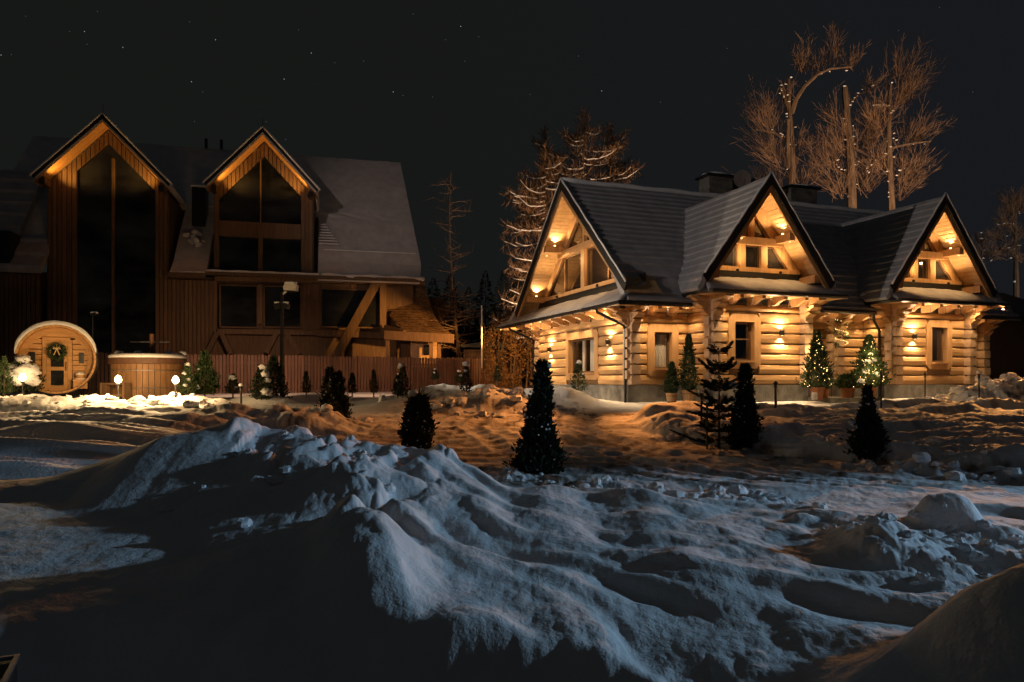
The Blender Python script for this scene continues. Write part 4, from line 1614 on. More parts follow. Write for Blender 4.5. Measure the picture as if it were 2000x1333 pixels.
G1 = (s_of(150, .75), s_of(303, .75))
sc1 = -4.74
big_gable(sc1, 2.75, 12.3, 9.42, (G1[0], G1[1], z_of(205, 280, .75)), -.2, 31, [((s_of(221, .75), 0.0), (s_of(221, .75), z_of(221, 310, .75)), .10)])
G2 = (s_of(428, .75), s_of(588, .75))
sc2 = 1.97
zb0, zb1 = z_of(505, 465, .75), z_of(505, 435, .75)
zlow = z_of(500, 533, .75)
big_gable(sc2, 2.51, 12.3, 9.58, (G2[0], G2[1], z_of(508, 305, .75)), zlow, 37,
          [((G2[0], (zb0 + zb1) / 2), (G2[1], (zb0 + zb1) / 2), zb1 - zb0), ((s_of(509, .75), zlow), (s_of(509, .75), zb0), .20), ((s_of(509, .75), zb1), (s_of(509, .75), z_of(508, 310, .75)), .05)])
# lightning rods
for sc in (sc1, sc2):
    bm = MB()
    bm.tube([(sc, -.05, 12.3), (sc, -.05, 12.75)], .012, 4)
    bm.build('lightning_rod', MT['black'], hot)
# dark dormer box and vents on the slope
bm = MB()
bm.box((-1.25, 3.1, 8.9), (.62, .9, 2.3))
vb = bm.build('roof_box', MT['black'], hot)
bm = MB()
bm.box((-1.25, 3.1, 10.09), (.72, 1.0, .08))
bm.build('snow_cap', MT['snow_soft'], vb)
bm = MB()
for s_ in (-1.9, 0.0):
    bm.box((s_ - .9 + (1.1 if s_ else 0), 7.8, RZ + .22), (.14, .2, .5))
bm.build('ridge_vent', MT['black'], hot, kind='stuff')
bm = MB()
for k in range(14):
    bm.blob((-1.3 + random.uniform(-.45, .4), 1.5 + random.uniform(-.2, .5), 7.1 + random.uniform(-.1, .5)), random.uniform(.10, .2), k, 8, 6, sq=(1, .7, .8))
bm.build('snow_clump', MT['roof_snow2'], hot, True, kind='stuff')

# lower storey front below the eave
D1 = 0.55
batten_wall(s_of(303, D1), s_of(424, D1), D1, -.2, EZ - .3)
def pane(px0, px1, py0, py1, d=D1):
    bm = MB()
    a, b = s_of(px0, d), s_of(px1, d)
    z0_, z1_ = z_of((px0 + px1) / 2, py1, d), z_of((px0 + px1) / 2, py0, d)
    bm.box(((a + b) / 2, d + .02, (z0_ + z1_) / 2), (b - a, .05, z1_ - z0_))
    w = bm.build('window', MT['dark_glass'], hot)
    bm = MB()
    for (p, q) in (((a, z0_), (b, z0_)), ((a, z1_), (b, z1_)), ((a, z0_), (a, z1_)), ((b, z0_), (b, z1_))):
        bm.beam((p[0], d - .03, p[1]), (q[0], d - .03, q[1]), .07, .06, (0, 1, 0))
    bm.build('window_frame', MT['dark_wood'], w)
pane(430, 503, 558, 640); pane(516, 588, 560, 640); pane(627, 742, 566, 640)
for (a, b, w) in (((508, 556), (508, 634), .22),):
    bm = MB()
    bm.beam((s_of(a[0], D1 - .06), D1 - .06, z_of(*a, D1 - .06)), (s_of(b[0], D1 - .06), D1 - .06, z_of(*b, D1 - .06)), w, .14, (0, 1, 0))
    bm.build('post', MT['clad'], hot)
batten_wall(s_of(590, D1), s_of(625, D1), D1 - .02, z_of(600, 645, D1), EZ - .3)
batten_wall(s_of(627, D1), s_of(748, D1), D1 + .1, z_of(690, 566, D1), EZ - .25)
def hbeam(p, q, w, dd=.25, n='brace', m='clad'):
    bm = MB()
    bm.beam((s_of(p[0], dd), dd, z_of(*p, dd)), (s_of(q[0], dd), dd, z_of(*q, dd)), w, .24, (0, 1, 0))
    bm.build(n, MT[m], hot)
hbeam((738, 548), (655, 700), .42)
hbeam((420, 545), (830, 553), .22, .5, 'wall_plate')
hbeam((618, 651), (752, 656), .30, .3, 'floor_beam', 'dark_wood')
hbeam((425, 648), (618, 651), .22, .4, 'floor_beam', 'dark_wood')
hbeam((748, 550), (748, 650), .30, .45, 'post')
for (p, q) in (((405, 690), (425, 650)), ((432, 650), (452, 692)), ((520, 690), (540, 652)), ((560, 652), (585, 692))):
    hbeam(p, q, .22, .35, 'brace', 'dark_wood')
# snow-covered lower wing at the far left
bm = MB()
for (x0, x1, d0, z0_, d1, z1_) in ((-16, s_of(48, .3), .3, z_of(20, 523, .3), 3.2, z_of(20, 335, 3.2)),):
    pass
strip_roof('roof_slope', [(-.3, z_of(30, 524, -.3)), (4.5, z_of(30, 333, 4.5))], lambda t, z: -17.5, lambda t, z: s_of(78, -.3) if t < 1.0 else s_of(50, 2), 'a', .25, course=0.9, rip=.10, n_len=14, m='roof_snow', wav=.05, seed=9, parent=hot)
batten_wall(-17, s_of(76, .4), .5, -.3, z_of(30, 530, .4) - .1)
bm = MB()
a, b = -16.5, s_of(26, .2)
bm.box(((a + b) / 2, .6, z_of(10, 490, .2)), (b - a, 1.6, 1.6))
bm.build('wing_dormer', MT['black'], hot)


# annex with a curved shingle roof, right of the lodge
anx = thing('shingled_annex', 'lower lodge wing with curved shingle roof glowing orange above a lit room', 'building', (-6.0, 36.0, 1.1))
def A_(px, py, Y):
    v = P(px, py, Y)
    return v - Vector((-6.0, 36.0, 1.1))
rows = [(754, 829, 548, 37.0), (755, 834, 575, 36.7), (757, 842, 600, 36.2), (763, 850, 620, 35.6), (775, 862, 637, 34.9), (795, 884, 655, 34.0)]
def arow(f):
    k = min(len(rows) - 2, int(f * (len(rows) - 1)))
    u = f * (len(rows) - 1) - k
    r0, r1 = rows[k], rows[k + 1]
    q = [r0[i] + (r1[i] - r0[i]) * u for i in range(4)]
    return A_(q[0], q[2], q[3]), A_(q[1], q[2], q[3])
NR = 19
for r in range(NR):
    a0, b0 = arow(r / NR)
    a1, b1 = arow((r + 1.12) / NR if r < NR - 1 else 1.0)
    nb = 11
    for k in range(nb):
        u0, u1 = k / nb + .004, (k + 1) / nb - .004
        if r % 2:
            u0, u1 = min(1, u0 + .04), min(1, u1 + .04)
        j = random.uniform(-.02, .02)
        p = [a0.lerp(b0, u0), a0.lerp(b0, u1), a1.lerp(b1, u1), a1.lerp(b1, u0)]
        up = Vector((0, -.05, .03))
        p[2] = p[2] + up + Vector((0, 0, j)); p[3] = p[3] + up + Vector((0, 0, j))
        bm = MB()
        bm.prism([p[3], p[2], p[1], p[0]], (0, .05, -.02))
        bm.build('shingle', MT['shingle'], anx)
bm = MB()
p, q = A_(752, 655, 34.2), A_(886, 662, 33.9)
bm.beam(p, q, .3, .42)
p, q = A_(752, 640, 34.9), A_(790, 650, 34.3)
bm.beam(p, q, .2, .25)
bm.build('fascia', MT['dark_wood'], anx)
bm = MB()
c = A_(815, 605, 40)
bm.box((c.x, c.y + .5, 2.0), (3.2, 4.0, 6.0))
bm.build('wall', MT['dark_wood'], anx)
bm = MB()
for px_ in (757, 842, 858):
    p, q = A_(px_, 662, 34.3), A_(px_, 705, 34.3)
    bm.beam(p, q, .16, .16, (0, 1, 0))
bm.build('post', MT['dark_wood'], anx, kind='stuff')
bm = MB()
c = A_(828, 690, 35.6)
bm.box((c.x, c.y, c.z), (1.3, .1, 1.4))
bm.build('porch_wall', MT['trim'], anx)
bm = MB()
c = A_(833, 684, 35.5)
bm.box((c.x, c.y, c.z), (.30, .06, .5))
bm.build('window', MT['dark_glass'], anx)

# ------------------------------------------------------------------ slat fence
f0, f1 = Vector((-16.6, 26.5)), Vector((0.45, 34.85))
fl_ = (f1 - f0).length
fdir = (f1 - f0) / fl_
fang = math.atan2(fdir.y, fdir.x)
fen = thing('slat_fence', 'reddish brown fence of close upright slats behind the shrubs', 'fence', (f0.x, f0.y, 1.1), fang)
FT = 2.66 - 1.1
n_s = 142
sm = []
for k in range(3):
    bm = MB()
    w = fl_ / n_s - .030
    h = FT + 0.015 * k
    bm.prism([(-w / 2, -.02, -.35), (w / 2, -.02, -.35), (w / 2, -.02, h - .03), (w * .3, -.02, h), (-w * .3, -.02, h), (-w / 2, -.02, h - .03)], (0, .035, 0))
    sm.append(bm.mesh('slat', MT['slat']))
for i in range(n_s):
    o = link('slat', sm[random.randrange(3)], fen)
    o.location = ((i + .5) * fl_ / n_s, random.uniform(-.006, .006), random.uniform(-.012, .012))
for z in (.3, 1.25):
    bm = MB()
    bm.box((fl_ / 2, .05, z), (fl_, .05, .09))
    bm.build('rail', MT['dark_wood'], fen)
for i in range(8):
    bm = MB()
    bm.box((1.2 + i * 2.45, .13, .6), (.10, .10, 2.0))
    bm.build('post', MT['dark_wood'], fen)
for i, px_ in enumerate((215, 262, 350, 498, 640)):
    pass

# ------------------------------------------------------------------ barrel sauna
BYY = 20.0
bc = P(112, 703, BYY)
BR = 66 / F * BYY
sau = thing('barrel_sauna', 'round wooden barrel sauna with a glazed door and a fir wreath', 'sauna', (bc.x, bc.y, bc.z), math.radians(29))
LN = 2.2
nst = 44
for k in range(nst):
    t0, t1 = 2 * PI * k / nst + .004, 2 * PI * (k + 1) / nst - .004
    bm = MB()
    V = []
    for y in (-.42, LN):
        for r, t in ((BR - .05, t0), (BR, t0), (BR, t1), (BR - .05, t1)):
            V.append((r * math.sin(t), y, r * math.cos(t)))
    bm.poly(V, [(0, 1, 2, 3), (7, 6, 5, 4), (0, 4, 5, 1), (1, 5, 6, 2), (2, 6, 7, 3), (3, 7, 4, 0)])
    bm.build('stave', MT['barrel'], sau)
for y in (-.3, 1.6):
    bm = MB()
    bm.tube([((BR + .008) * math.sin(2 * PI * i / 48), y, (BR + .008) * math.cos(2 * PI * i / 48)) for i in range(49)], .014, 5, False)
    bm.build('hoop', MT['steel'], sau)
# recessed front: ring board, horizontal planks, door
RI = BR - .052
nrow = 12
for i in range(nrow):
    z0_, z1_ = -RI + 2 * RI * i / nrow, -RI + 2 * RI * (i + 1) / nrow - .022
    zm = max(abs(z0_), abs(z1_))
    hw = math.sqrt(max(0.0, RI * RI - min(RI, zm) ** 2))
    for sg in (-1, 1):
        if hw > .36:
            bm = MB()
            bm.box((sg * (hw + .36) / 2, .06, (z0_ + z1_) / 2), (hw - .36, .06, z1_ - z0_))
            bm.build('front_plank', MT['barrel'], sau)
bm = MB()
V = []
for r in (RI - .17, RI):
    for i in range(49):
        t = 2 * PI * i / 48
        V.append((r * math.sin(t), .0, r * math.cos(t)))
bm.poly(V + [(x, y + .03, z) for x, y, z in V], [(i, i + 1, 50 + i, 49 + i) for i in range(48)] + [(98 + 49 + i, 98 + 50 + i, 98 + i + 1, 98 + i) for i in range(48)] + [(i + 1, i, 98 + i, 98 + i + 1) for i in range(48)])
bm.build('front_ring', MT['barrel'], sau)
bm = MB()
zt, zb = .62, -.86
bm.box((0, .06, (zt + BR * .9) / 2), (.72, .06, BR * .9 - zt))
bm.box((-.30, .015, (zt + zb) / 2), (.10, .07, zt - zb)); bm.box((.30, .015, (zt + zb) / 2), (.10, .07, zt - zb)); bm.box((0, .015, zt - .045), (.50, .07, .09))
bm.build('door_frame', MT['barrel'], sau)
bm = MB()
dx, dz = .25, -.15
for (c_, d_) in (((-.20, .0, -.17), (.09, .05, 1.40)), ((.20, .0, -.17), (.09, .05, 1.40)), ((0, 0, .48), (.31, .05, .12)), ((0, 0, -.25), (.31, .05, .10)), ((0, 0, -.83), (.31, .05, .08))):
    bm.box(c_, d_)
dr = bm.build('door', MT['barrel'], sau)
for (z0_, z1_) in ((-.20, .42), (-.79, -.30)):
    bm = MB()
    bm.box((0, .02, (z0_ + z1_) / 2), (.31, .012, z1_ - z0_))
    bm.build('pane', MT['dark_glass'], dr)
bm = MB()
bm.tube([(.21, -.03, -.30), (.21, -.08, -.30), (.21, -.08, -.06), (.21, -.03, -.06)], .012)
bm.build('handle', MT['dark_wood'], dr)
for sg in (-1, 1):
    bm = MB()
    bm.box((sg * .57, -.12, -.57), (.38, .28, .04))
    bm.box((sg * .56, -.26, -.70), (.34, .03, .22))
    be_ = bm.build('bench', MT['barrel'], sau)
    bm = MB()
    bm.blob((sg * .58, -.14, -.53), .20, sg + 4, amp=.12, sq=(.9, .65, .16))
    bm.build('bench_snow', MT['snow_soft'], be_, True)
bm = MB()
bm.blob((.55, -.16, -.42), .11, 3, amp=.2, sq=(1.1, .8, .7))
o = bm.build('bucket_snow', MT['snow_soft'], sau, True)
bm = MB()
bm.lathe([(.10, -.06), (.11, .06)], (.56, -.16, -.48), 12)
bm.build('bucket', MT['barrel'], sau)
bm = MB()
bm.lathe([(.05, -.02), (.06, 0), (.05, .02)], (.36, .0, .58), 10)
bm.build('porch_light', MT['black'], sau)
bm = MB()
bm.box((-.58, 0.0, .05), (.13, .05, .30)); bm.box((.58, 0.0, .05), (.11, .05, .30))
bm.build('dark_niche', MT['black'], sau, kind='stuff')
bm = MB()
bm.prism([(RI * .98 * math.sin(2 * PI * i / 40), .10, RI * .98 * math.cos(2 * PI * i / 40)) for i in range(40)], (0, .03, 0))
bm.build('back_board', MT['dark_wood'], sau)
# snow lying over the top
bm = MB()
V = []
na, ny = 34, 10
for j in range(ny + 1):
    y = -.47 + (LN + .5) * j / ny
    for i in range(na + 1):
        t = -1.42 + 2.78 * i / na
        th = .11 * (max(0, 1 - (abs(t - .0) / 1.45) ** 4)) + .012 * mnoise.noise(Vector((t * 5, y * 2, 2)))
        r = BR + .004 + max(.0, th)
        V.append((r * math.sin(t), y, r * math.cos(t)))
o = len(V)
for j in range(ny + 1):
    y = -.47 + (LN + .5) * j / ny
    for i in range(na + 1):
        t = -1.42 + 2.78 * i / na
        V.append(((BR + .003) * math.sin(t), y, (BR + .003) * math.cos(t)))
nn = na + 1
Fs = []
for j in range(ny):
    for i in range(na):
        Fs.append((j * nn + i, j * nn + i + 1, (j + 1) * nn + i + 1, (j + 1) * nn + i))
for i in range(na):
    Fs.append((i, o + i, o + i + 1, i + 1))
bm.poly(V, Fs)
bm.build('roof_snow', MT['snow_soft'], sau, True)
# wreath hung on the door
wr = thing('wreath', 'green fir wreath with a gold bow hung on the sauna door', 'wreath', bc + Vector((.05, -.10, .22)), math.radians(29))
N_ = 700
t = rng.uniform(0, 2 * PI, N_)
ring = np.stack([np.sin(t) * .19, np.zeros(N_) - .02, np.cos(t) * .19], axis=1)
dirs = np.stack([np.sin(t), np.zeros(N_), np.cos(t)], axis=1) * rng.uniform(-.6, 1, (N_, 1)) + rng.normal(size=(N_, 3)) * .6
link('greenery', sprays('greenery', ring + rng.normal(size=(N_, 3)) * .02, dirs, rng.uniform(.05, .09, N_), .010, MT['thuja']), wr)
bm = MB()
for sg in (-1, 1):
    bm.tube([(0, -.06, .08), (sg * .07, -.07, .13), (sg * .09, -.07, .08), (0, -.06, .07)], .012, 5)
    bm.tube([(0, -.06, .08), (sg * .04, -.07, -.02), (sg * .07, -.07, -.10)], .012, 5)
bm.tube([(0, -.04, .20), (0, -.05, .08)], .006, 5)
bm.build('bow', MT['ribbon'], wr)

# ------------------------------------------------------------------ hot tub
tc_ = P(290, 758, 20.8)
tub = thing('hot_tub', 'round wooden hot tub under a snow covered lid, with a rusty stove pipe', 'hot tub', (tc_.x, tc_.y, tc_.z - .25))
TR = .96
nst = 40
for k in range(nst):
    t0, t1 = 2 * PI * k / nst + .006, 2 * PI * (k + 1) / nst - .006
    bm = MB()
    V = []
    for z in (0, .92):
        for r, t in ((TR - .05, t0), (TR, t0), (TR, t1), (TR - .05, t1)):
            V.append((r * math.sin(t), r * math.cos(t), z))
    bm.poly(V, [(3, 2, 1, 0), (4, 5, 6, 7), (0, 1, 5, 4), (1, 2, 6, 5), (2, 3, 7, 6), (3, 0, 4, 7)])
    bm.build('stave', MT['stave'], tub)
bm = MB()
bm.lathe([(TR + .05, .92), (TR + .07, .94), (TR + .06, 1.10), (TR - .1, 1.16)], (0, 0, 0), 36)
lid = bm.build('lid', MT['cover'], tub)
bm = MB()
V = []
bm.lathe([(TR + .06, 1.105), (TR + .07, 1.16), (TR - .02, 1.22), (.5, 1.24)], (0, 0, 0), 36)
bm.build('lid_snow', MT['snow_soft'], lid, True)
bm = MB()
for z in (.25, .75):
    bm.tube([((TR + .008) * math.sin(2 * PI * i / 40), (TR + .008) * math.cos(2 * PI * i / 40), z) for i in range(41)], .014, 5, False)
bm.build('hoop', MT['steel'], tub)
bm = MB()
bm.tube([(-.18, .55, .6), (-.18, .55, 1.85)], .065, 10)
bm.build('stove_pipe', MT['rust'], tub)
bm = MB()
bm.tube([(-.9, .7, 1.62), (.25, .75, 1.62)], .018, 6)
bm.build('lid_lifter', MT['steel'], tub)
bm = MB()
for k, (x, y) in enumerate(((-.75, -.2), (-.25, -.1), (.55, .1), (.85, .3))):
    bm.blob((x, y, 1.25), .10, k + 30, 10, 7, sq=(1.3, 1, .8))
bm.build('snow_lump', MT['snow_soft'], lid, True, kind='stuff')
st = thing('tub_steps', 'small wooden steps leaning against the hot tub', 'steps', (tc_.x - .25, tc_.y - 1.25, tc_.z - .30))
bm = MB()
bm.box((-.3, 0, .2), (.05, .4, .5))
bm.build('side_board', MT['dark_wood'], st)
bm = MB()
bm.box((.3, 0, .2), (.05, .4, .5))
bm.build('side_board', MT['dark_wood'], st)
for z, y in ((.12, -.12), (.42, .06)):
    bm = MB()
    bm.box((0, y, z), (.55, .24, .04))
    bm.build('tread', MT['dark_wood'], st)

# ------------------------------------------------------------------ lamps in the garden
def globe_lamp(px, py, Y, label):
    c = P(px, py, Y)
    g = gz(c.x, c.y) - .1
    t = thing('garden_lamp', label, 'garden lamp', (c.x, c.y, g), 0, 'glowing garden lamps')
    h = c.z - g
    bm = MB()
    bm.tube([(0, 0, -.1), (0, 0, h - .10)], .02, 8)
    bm.build('post', MT['black'], t)
    bm = MB()
    bm.lathe([(.03, h - .10), (.05, h - .08), (.05, h - .06), (.03, h - .055)], (0, 0, 0), 12)
    bm.build('socket', MT['black'], t)
    bm = MB()
    bm.lathe([(.03, h - .05), (.075, h - .01), (.085, h + .04), (.06, h + .11), (.02, h + .15)], (0, 0, 0), 14)
    o = bm.build('bulb', MT['bulb'], t, True)
    o.visible_shadow = True
    light('bulb_glow', 'POINT', (0, -.34, h + .18), E_BULB * .36, (1.0, .62, .27), t, .05)
    light('lawn_beam', 'SPOT', (0, -.34, h + .22), E_BULB * .8, (1.0, .66, .31), t, .05, (-.3, -7.0, h - .9), 60, .5)
    return t
b_ = E_BULB
E_BULB = b_ * .2
globe_lamp(44, 741, 18.2, 'glowing garden lamp under a snow-laden shrub in front of the barrel sauna')
E_BULB = b_
globe_lamp(231, 745, 18.0, 'glowing garden lamp at the left end of the hot tub')
globe_lamp(343, 746, 18.1, 'glowing garden lamp at the right end of the hot tub')


def bollard(px, ytop, ybase, Y, label, snow=True, r=.03):
    c = P(px, ytop, Y)
    b = P(px, ybase, Y)
    t = thing('path_light', label, 'bollard light', (c.x, c.y, b.z - .15), 0, 'unlit path lights stuck in the snow')
    h = c.z - b.z + .15
    bm = MB()
    bm.tube([(0, 0, -.2), (0, 0, h - .16)], r, 8)
    bm.build('post', MT['black'], t)
    bm = MB()
    bm.lathe([(r * 1.1, h - .16), (r * 1.5, h - .14), (r * 1.5, h - .06), (r * 2.4, h - .05), (r * 1.2, h - .005), (r * .4, h + .02)], (0, 0, 0), 12)
    bm.build('lamp_head', MT['black'], t)
    if snow:
        bm = MB()
        bm.blob((0, 0, h + .02), .07, px, 8, 6, sq=(1, 1, .7))
        bm.build('snow_cap', MT['snow_soft'], t, True)
    return t
bollard(1515, 746, 797, 17.6, 'slim black path light in the snow before the middle bay', False)
bollard(1721, 727, 780, 19.0, 'tall black path light beside the snowy lit fir at the right porch', False, .022)
bollard(1807, 728, 758, 22.0, 'thin black path light against the plinth of the right bay', False, .02)
bollard(1912, 729, 768, 20.0, 'black path light standing in the snow heap at the right', True, .02)
bollard(471, 754, 792, 19.5, 'snow-capped path light at the left behind the foreground bank', True, .026)
bollard(1370, 766, 812, 15.6, 'snow-capped path light between the planted buckets and the small fir', True, .022)
sk = thing('plant_stake', 'thin green stake standing beside the small fir', 'stake', P(1381, 870, 14.0) - Vector((0, 0, .1)))
bm = MB()
bm.tube([(0, 0, 0), (0, 0, .95)], .02, 6)
bm.build('cane', mat('green_cane', (.05, .08, .04), (.08, .11, .05)), sk)
bm = MB()
bm.blob((0, 0, .96), .03, 3, 8, 6)
bm.build('snow_cap', MT['snow_soft'], sk, True)

# tall lamp mast
mb = P(551, 790, 23.5)
mast = thing('lamp_mast', 'tall black lamp mast with a pale floodlight head on top', 'lamp post', (mb.x, mb.y, mb.z - .3))
mh = P(551, 572, 23.5).z - mb.z + .3
bm = MB()
bm.tube([(0, 0, -.3), (0, 0, 1.4), (0, 0, mh)], [.085, .07, .05], 10)
bm.build('pole', MT['black'], mast)
bm = MB()
bm.beam((.02, 0, mh - .05), (.30, -.1, mh + .14), .05, .05)
bm.build('arm', MT['white_metal'], mast)
bm = MB()
bm.prism([(.12, -.24, mh + .06), (.52, -.24, mh + .04), (.54, -.24, mh + .22), (.46, -.24, mh + .30), (.16, -.24, mh + .27), (.10, -.24, mh + .16)], (0, .28, 0))
hd = bm.build('lamp_head', MT['white_metal'], mast)
bm = MB()
bm.blob((.32, -.1, mh + .30), .2, 2, 10, 7, sq=(1.05, .8, .35))
bm.build('snow_cap', MT['snow_soft'], hd, True)
bm = MB()
bm.prism([(.16, -.2, mh + .045), (.48, -.2, mh + .03), (.48, -.0, mh + .03), (.16, -.0, mh + .045)], (0, 0, -.02))
bm.build('lamp_lens', MT['dark_glass'], hd)
for sg in (-1, 1):
    bm = MB()
    bm.beam((sg * .04, -.02, mh - .40), (sg * .24, -.08, mh - .48), .12, .16)
    bm.build('spotlight', MT['black'], mast)
    light('fence_beam', 'SPOT', (sg * .26, .02, mh - .5), 1000, (1.0, .56, .32), mast, .04, (-4.0, 6.0, 1.0) if sg < 0 else (4.6, 7.6, 1.0), 74, .8)
    bm = MB()
    bm.blob((sg * .15, -.05, mh - .33), .1, sg + 3, 8, 6, sq=(1.1, .7, .35))
    bm.build('spot_snow', MT['snow_soft'], mast, True)
light('mast_beam', 'SPOT', (.55, -.3, mh + .02), E_FLOOD, (1.0, .78, .54), mast, .08, (12.5, 2.0, mh - 2.4), 62, .7)

# small lamp behind the sauna
sl_ = thing('small_lamp_post', 'thin lamp post with a snowy head behind the barrel sauna', 'lamp post', P(181, 760, 22.0) - Vector((0, 0, .1)))
h_ = P(181, 615, 22.0).z - P(181, 760, 22.0).z + .1
bm = MB()
bm.tube([(0, 0, 0), (0, 0, h_)], .02, 6)
bm.build('pole', MT['black'], sl_)
bm = MB()
bm.beam((-.05, 0, h_), (.14, -.05, h_ + .02), .10, .06)
bm.build('lamp_head', MT['black'], sl_)
bm = MB()
bm.blob((.04, 0, h_ + .05), .10, 3, 8, 6, sq=(1.3, .7, .5))
bm.build('snow_cap', MT['snow_soft'], sl_, True)

# street lamps assumed outside the frame: the cold light across the foreground and warm light from the left; one more added for the lodge roof
st1 = thing('added_street_lamp', 'assumed cold white street lamp out of view beside the road', 'street lamp', (28.0, 10.2, 0))  # unseen lamp assumed from the cold light on the bank
bm = MB()
bm.tube([(.8, 0, -.5), (.8, 0, 6.6), (.55, 0, 6.9), (.1, 0, 7.0)], [.08, .06, .05, .04], 8)
bm.build('pole', MT['black'], st1)
bm = MB()
bm.box((-.1, 0, 7.02), (.5, .22, .1))
bm.build('lamp_head', MT['steel'], st1)
light('street_beam', 'SPOT', (-.4, 0, 6.9), E_BLUE, (.42, .71, 1.0), st1, .35, (-28.0, -3.2, .4), 20.5, .3)
st2 = thing('added_street_lamp', 'assumed warm street lamp out of view at the left', 'street lamp', (-26.0, 4.0, .3))  # unseen lamp assumed from the light falling on the roofs
bm = MB()
bm.tube([(-.8, 0, -.5), (-.8, 0, 8.4), (-.55, 0, 8.7), (-.1, 0, 8.8)], [.08, .06, .05, .04], 8)
bm.build('pole', MT['black'], st2)
bm = MB()
bm.box((.1, 0, 8.82), (.5, .22, .1))
bm.build('lamp_head', MT['steel'], st2)

light('cottage_beam', 'SPOT', (.3, -.1, 8.7), E_LEFT_B, (1.0, .84, .74), st2, .12, (34.0, 21.0, 6.6), 24, .6)

st4 = thing('added_street_lamp', 'added warm lamp behind the viewpoint, lighting the lodge roof', 'street lamp', (-9.0, -6.0, -.4))  # lamp added out of view to light the lodge roof
bm = MB()
bm.tube([(0, 0, -.5), (0, 0, 8.4), (0, .3, 8.8), (0, .7, 8.9)], [.08, .06, .05, .04], 8)
bm.build('pole', MT['black'], st4)
bm = MB()
bm.box((0, .9, 8.92), (.22, .5, .1))
bm.build('lamp_head', MT['steel'], st4)
light('lodge_beam', 'SPOT', (0, 1.1, 8.8), E_LEFT_A, (1.0, .77, .68), st4, .12, (2.2, 46.0, 11.4), 17, 1.0)

# ------------------------------------------------------------------ plants
def thuja_mesh(name, h, r, n, seed, m='thuja', belly=.22, tip=.9, lobes=((0, 0, 1, 1, 1),)):
    """many small leaf sprays filling one or more tapering lobes (dx, dy, height, radius, share)"""
    g = np.random.default_rng(seed)
    B, D, SZ = [], [], []
    tot = sum(l[4] for l in lobes)
    for li, (dx, dy, fh, fr, sh) in enumerate(lobes):
        k = int(n * sh / tot)
        t = g.uniform(0, 1, k) ** 1.1
        prof = np.where(t < belly, .72 + .28 * (t / belly), np.power(np.clip(1 - (t - belly) / (1 - belly), 0, 1), tip))
        ph = g.uniform(0, 2 * PI, k)
        s1 = seed + li * 2.3
        lump = 1 + .15 * np.sin(ph * 3 + s1 + t * 9) + .13 * np.sin(ph * 5 - t * 17 + s1 * 2) + .12 * np.sin(ph * 2 + t * 31 + s1)
        # gaps between boughs
        gap = np.sin(ph * 4 + t * 23 + s1 * 3) * np.sin(t * 41 + ph * 3 + s1)
        rr = r * fr * prof * lump * np.sqrt(g.uniform(.25, 1.0, k)) * np.where(gap > .45, .72, 1.0)
        far = g.uniform(0, 1, k) < .22
        rr = np.where(far, rr * 1.28 + .015, rr)
        B.append(np.stack([rr * np.cos(ph) + dx * r, rr * np.sin(ph) + dy * r, t * h * fh], axis=1))
        D.append(np.stack([np.cos(ph), np.sin(ph), np.full(k, 1.0)], axis=1) + g.normal(size=(k, 3)) * .45)
        SZ.append(g.uniform(.5, 1.5, k) * (r * .17 + .035))
    sz = np.concatenate(SZ)
    return sprays(name, np.concatenate(B), np.concatenate(D), sz, sz * .20, MT[m], g)


def stem_mesh(h, r=.025, m='bark'):
    bm = MB()
    bm.tube([(0, 0, -.15), (0, 0, h * .5), (0, 0, h * .9)], [r, r * .7, r * .25], 6)
    return bm.mesh('trunk', MT[m])


def caps(pts, seed, name='snow_cap'):
    """snow lumps: pts = (x, y, z, r)"""
    bm = MB()
    for i, (x, y, z, r) in enumerate(pts):
        bm.blob((x, y, z), r, seed + i * 1.7, 14, 9, amp=.42, sq=(1.1, 1, .72), fr=2.1)
        bm.blob((x + r * .5, y - r * .2, z - r * .45), r * .62, seed + i * 2.9 + 4, 10, 7, amp=.45, sq=(1.1, 1, .7), fr=2.1)
    return bm.mesh(name, MT['snow_soft'], True)


def shrub(px, ytop, ybase, Y, wpx, label, seed, m='thuja_dark', n=1900, cap=(), name='thuja_shrub', group=None, belly=.22, tip=.9, zoff=0.0, lobes=((0, 0, 1, 1, 1),), flecks=0):
    b = P(px, ybase, Y)
    h = (ybase - ytop) / F * Y
    r = wpx / 2 / F * Y
    t = thing(name, label, 'shrub', (b.x, b.y, b.z + zoff), seed * .7, group)
    link('foliage', thuja_mesh('foliage', h, r, n, seed, m, belly, tip, lobes), t)
    link('trunk', stem_mesh(h), t)
    if flecks:
        g = np.random.default_rng(seed + 9)
        bm = MB()
        for q in range(flecks):
            tt, ph = g.uniform(.05, .9), g.uniform(0, 2 * PI)
            rad = r * (.9 if tt < .4 else .9 * (1 - (tt - .4) / .6) + .15)
            bm.blob((rad * math.cos(ph), rad * math.sin(ph), tt * h), g.uniform(.007, .020), q, 6, 4, amp=.3)
        bm.build('snow_fleck', MT['snow_soft'], t, kind='stuff')
    for i, (fx, fy, fz, fr) in enumerate(cap):
        link('snow_cap', caps([(fx * r, fy * r, fz * h, fr * r)], seed + i), t)
    return t


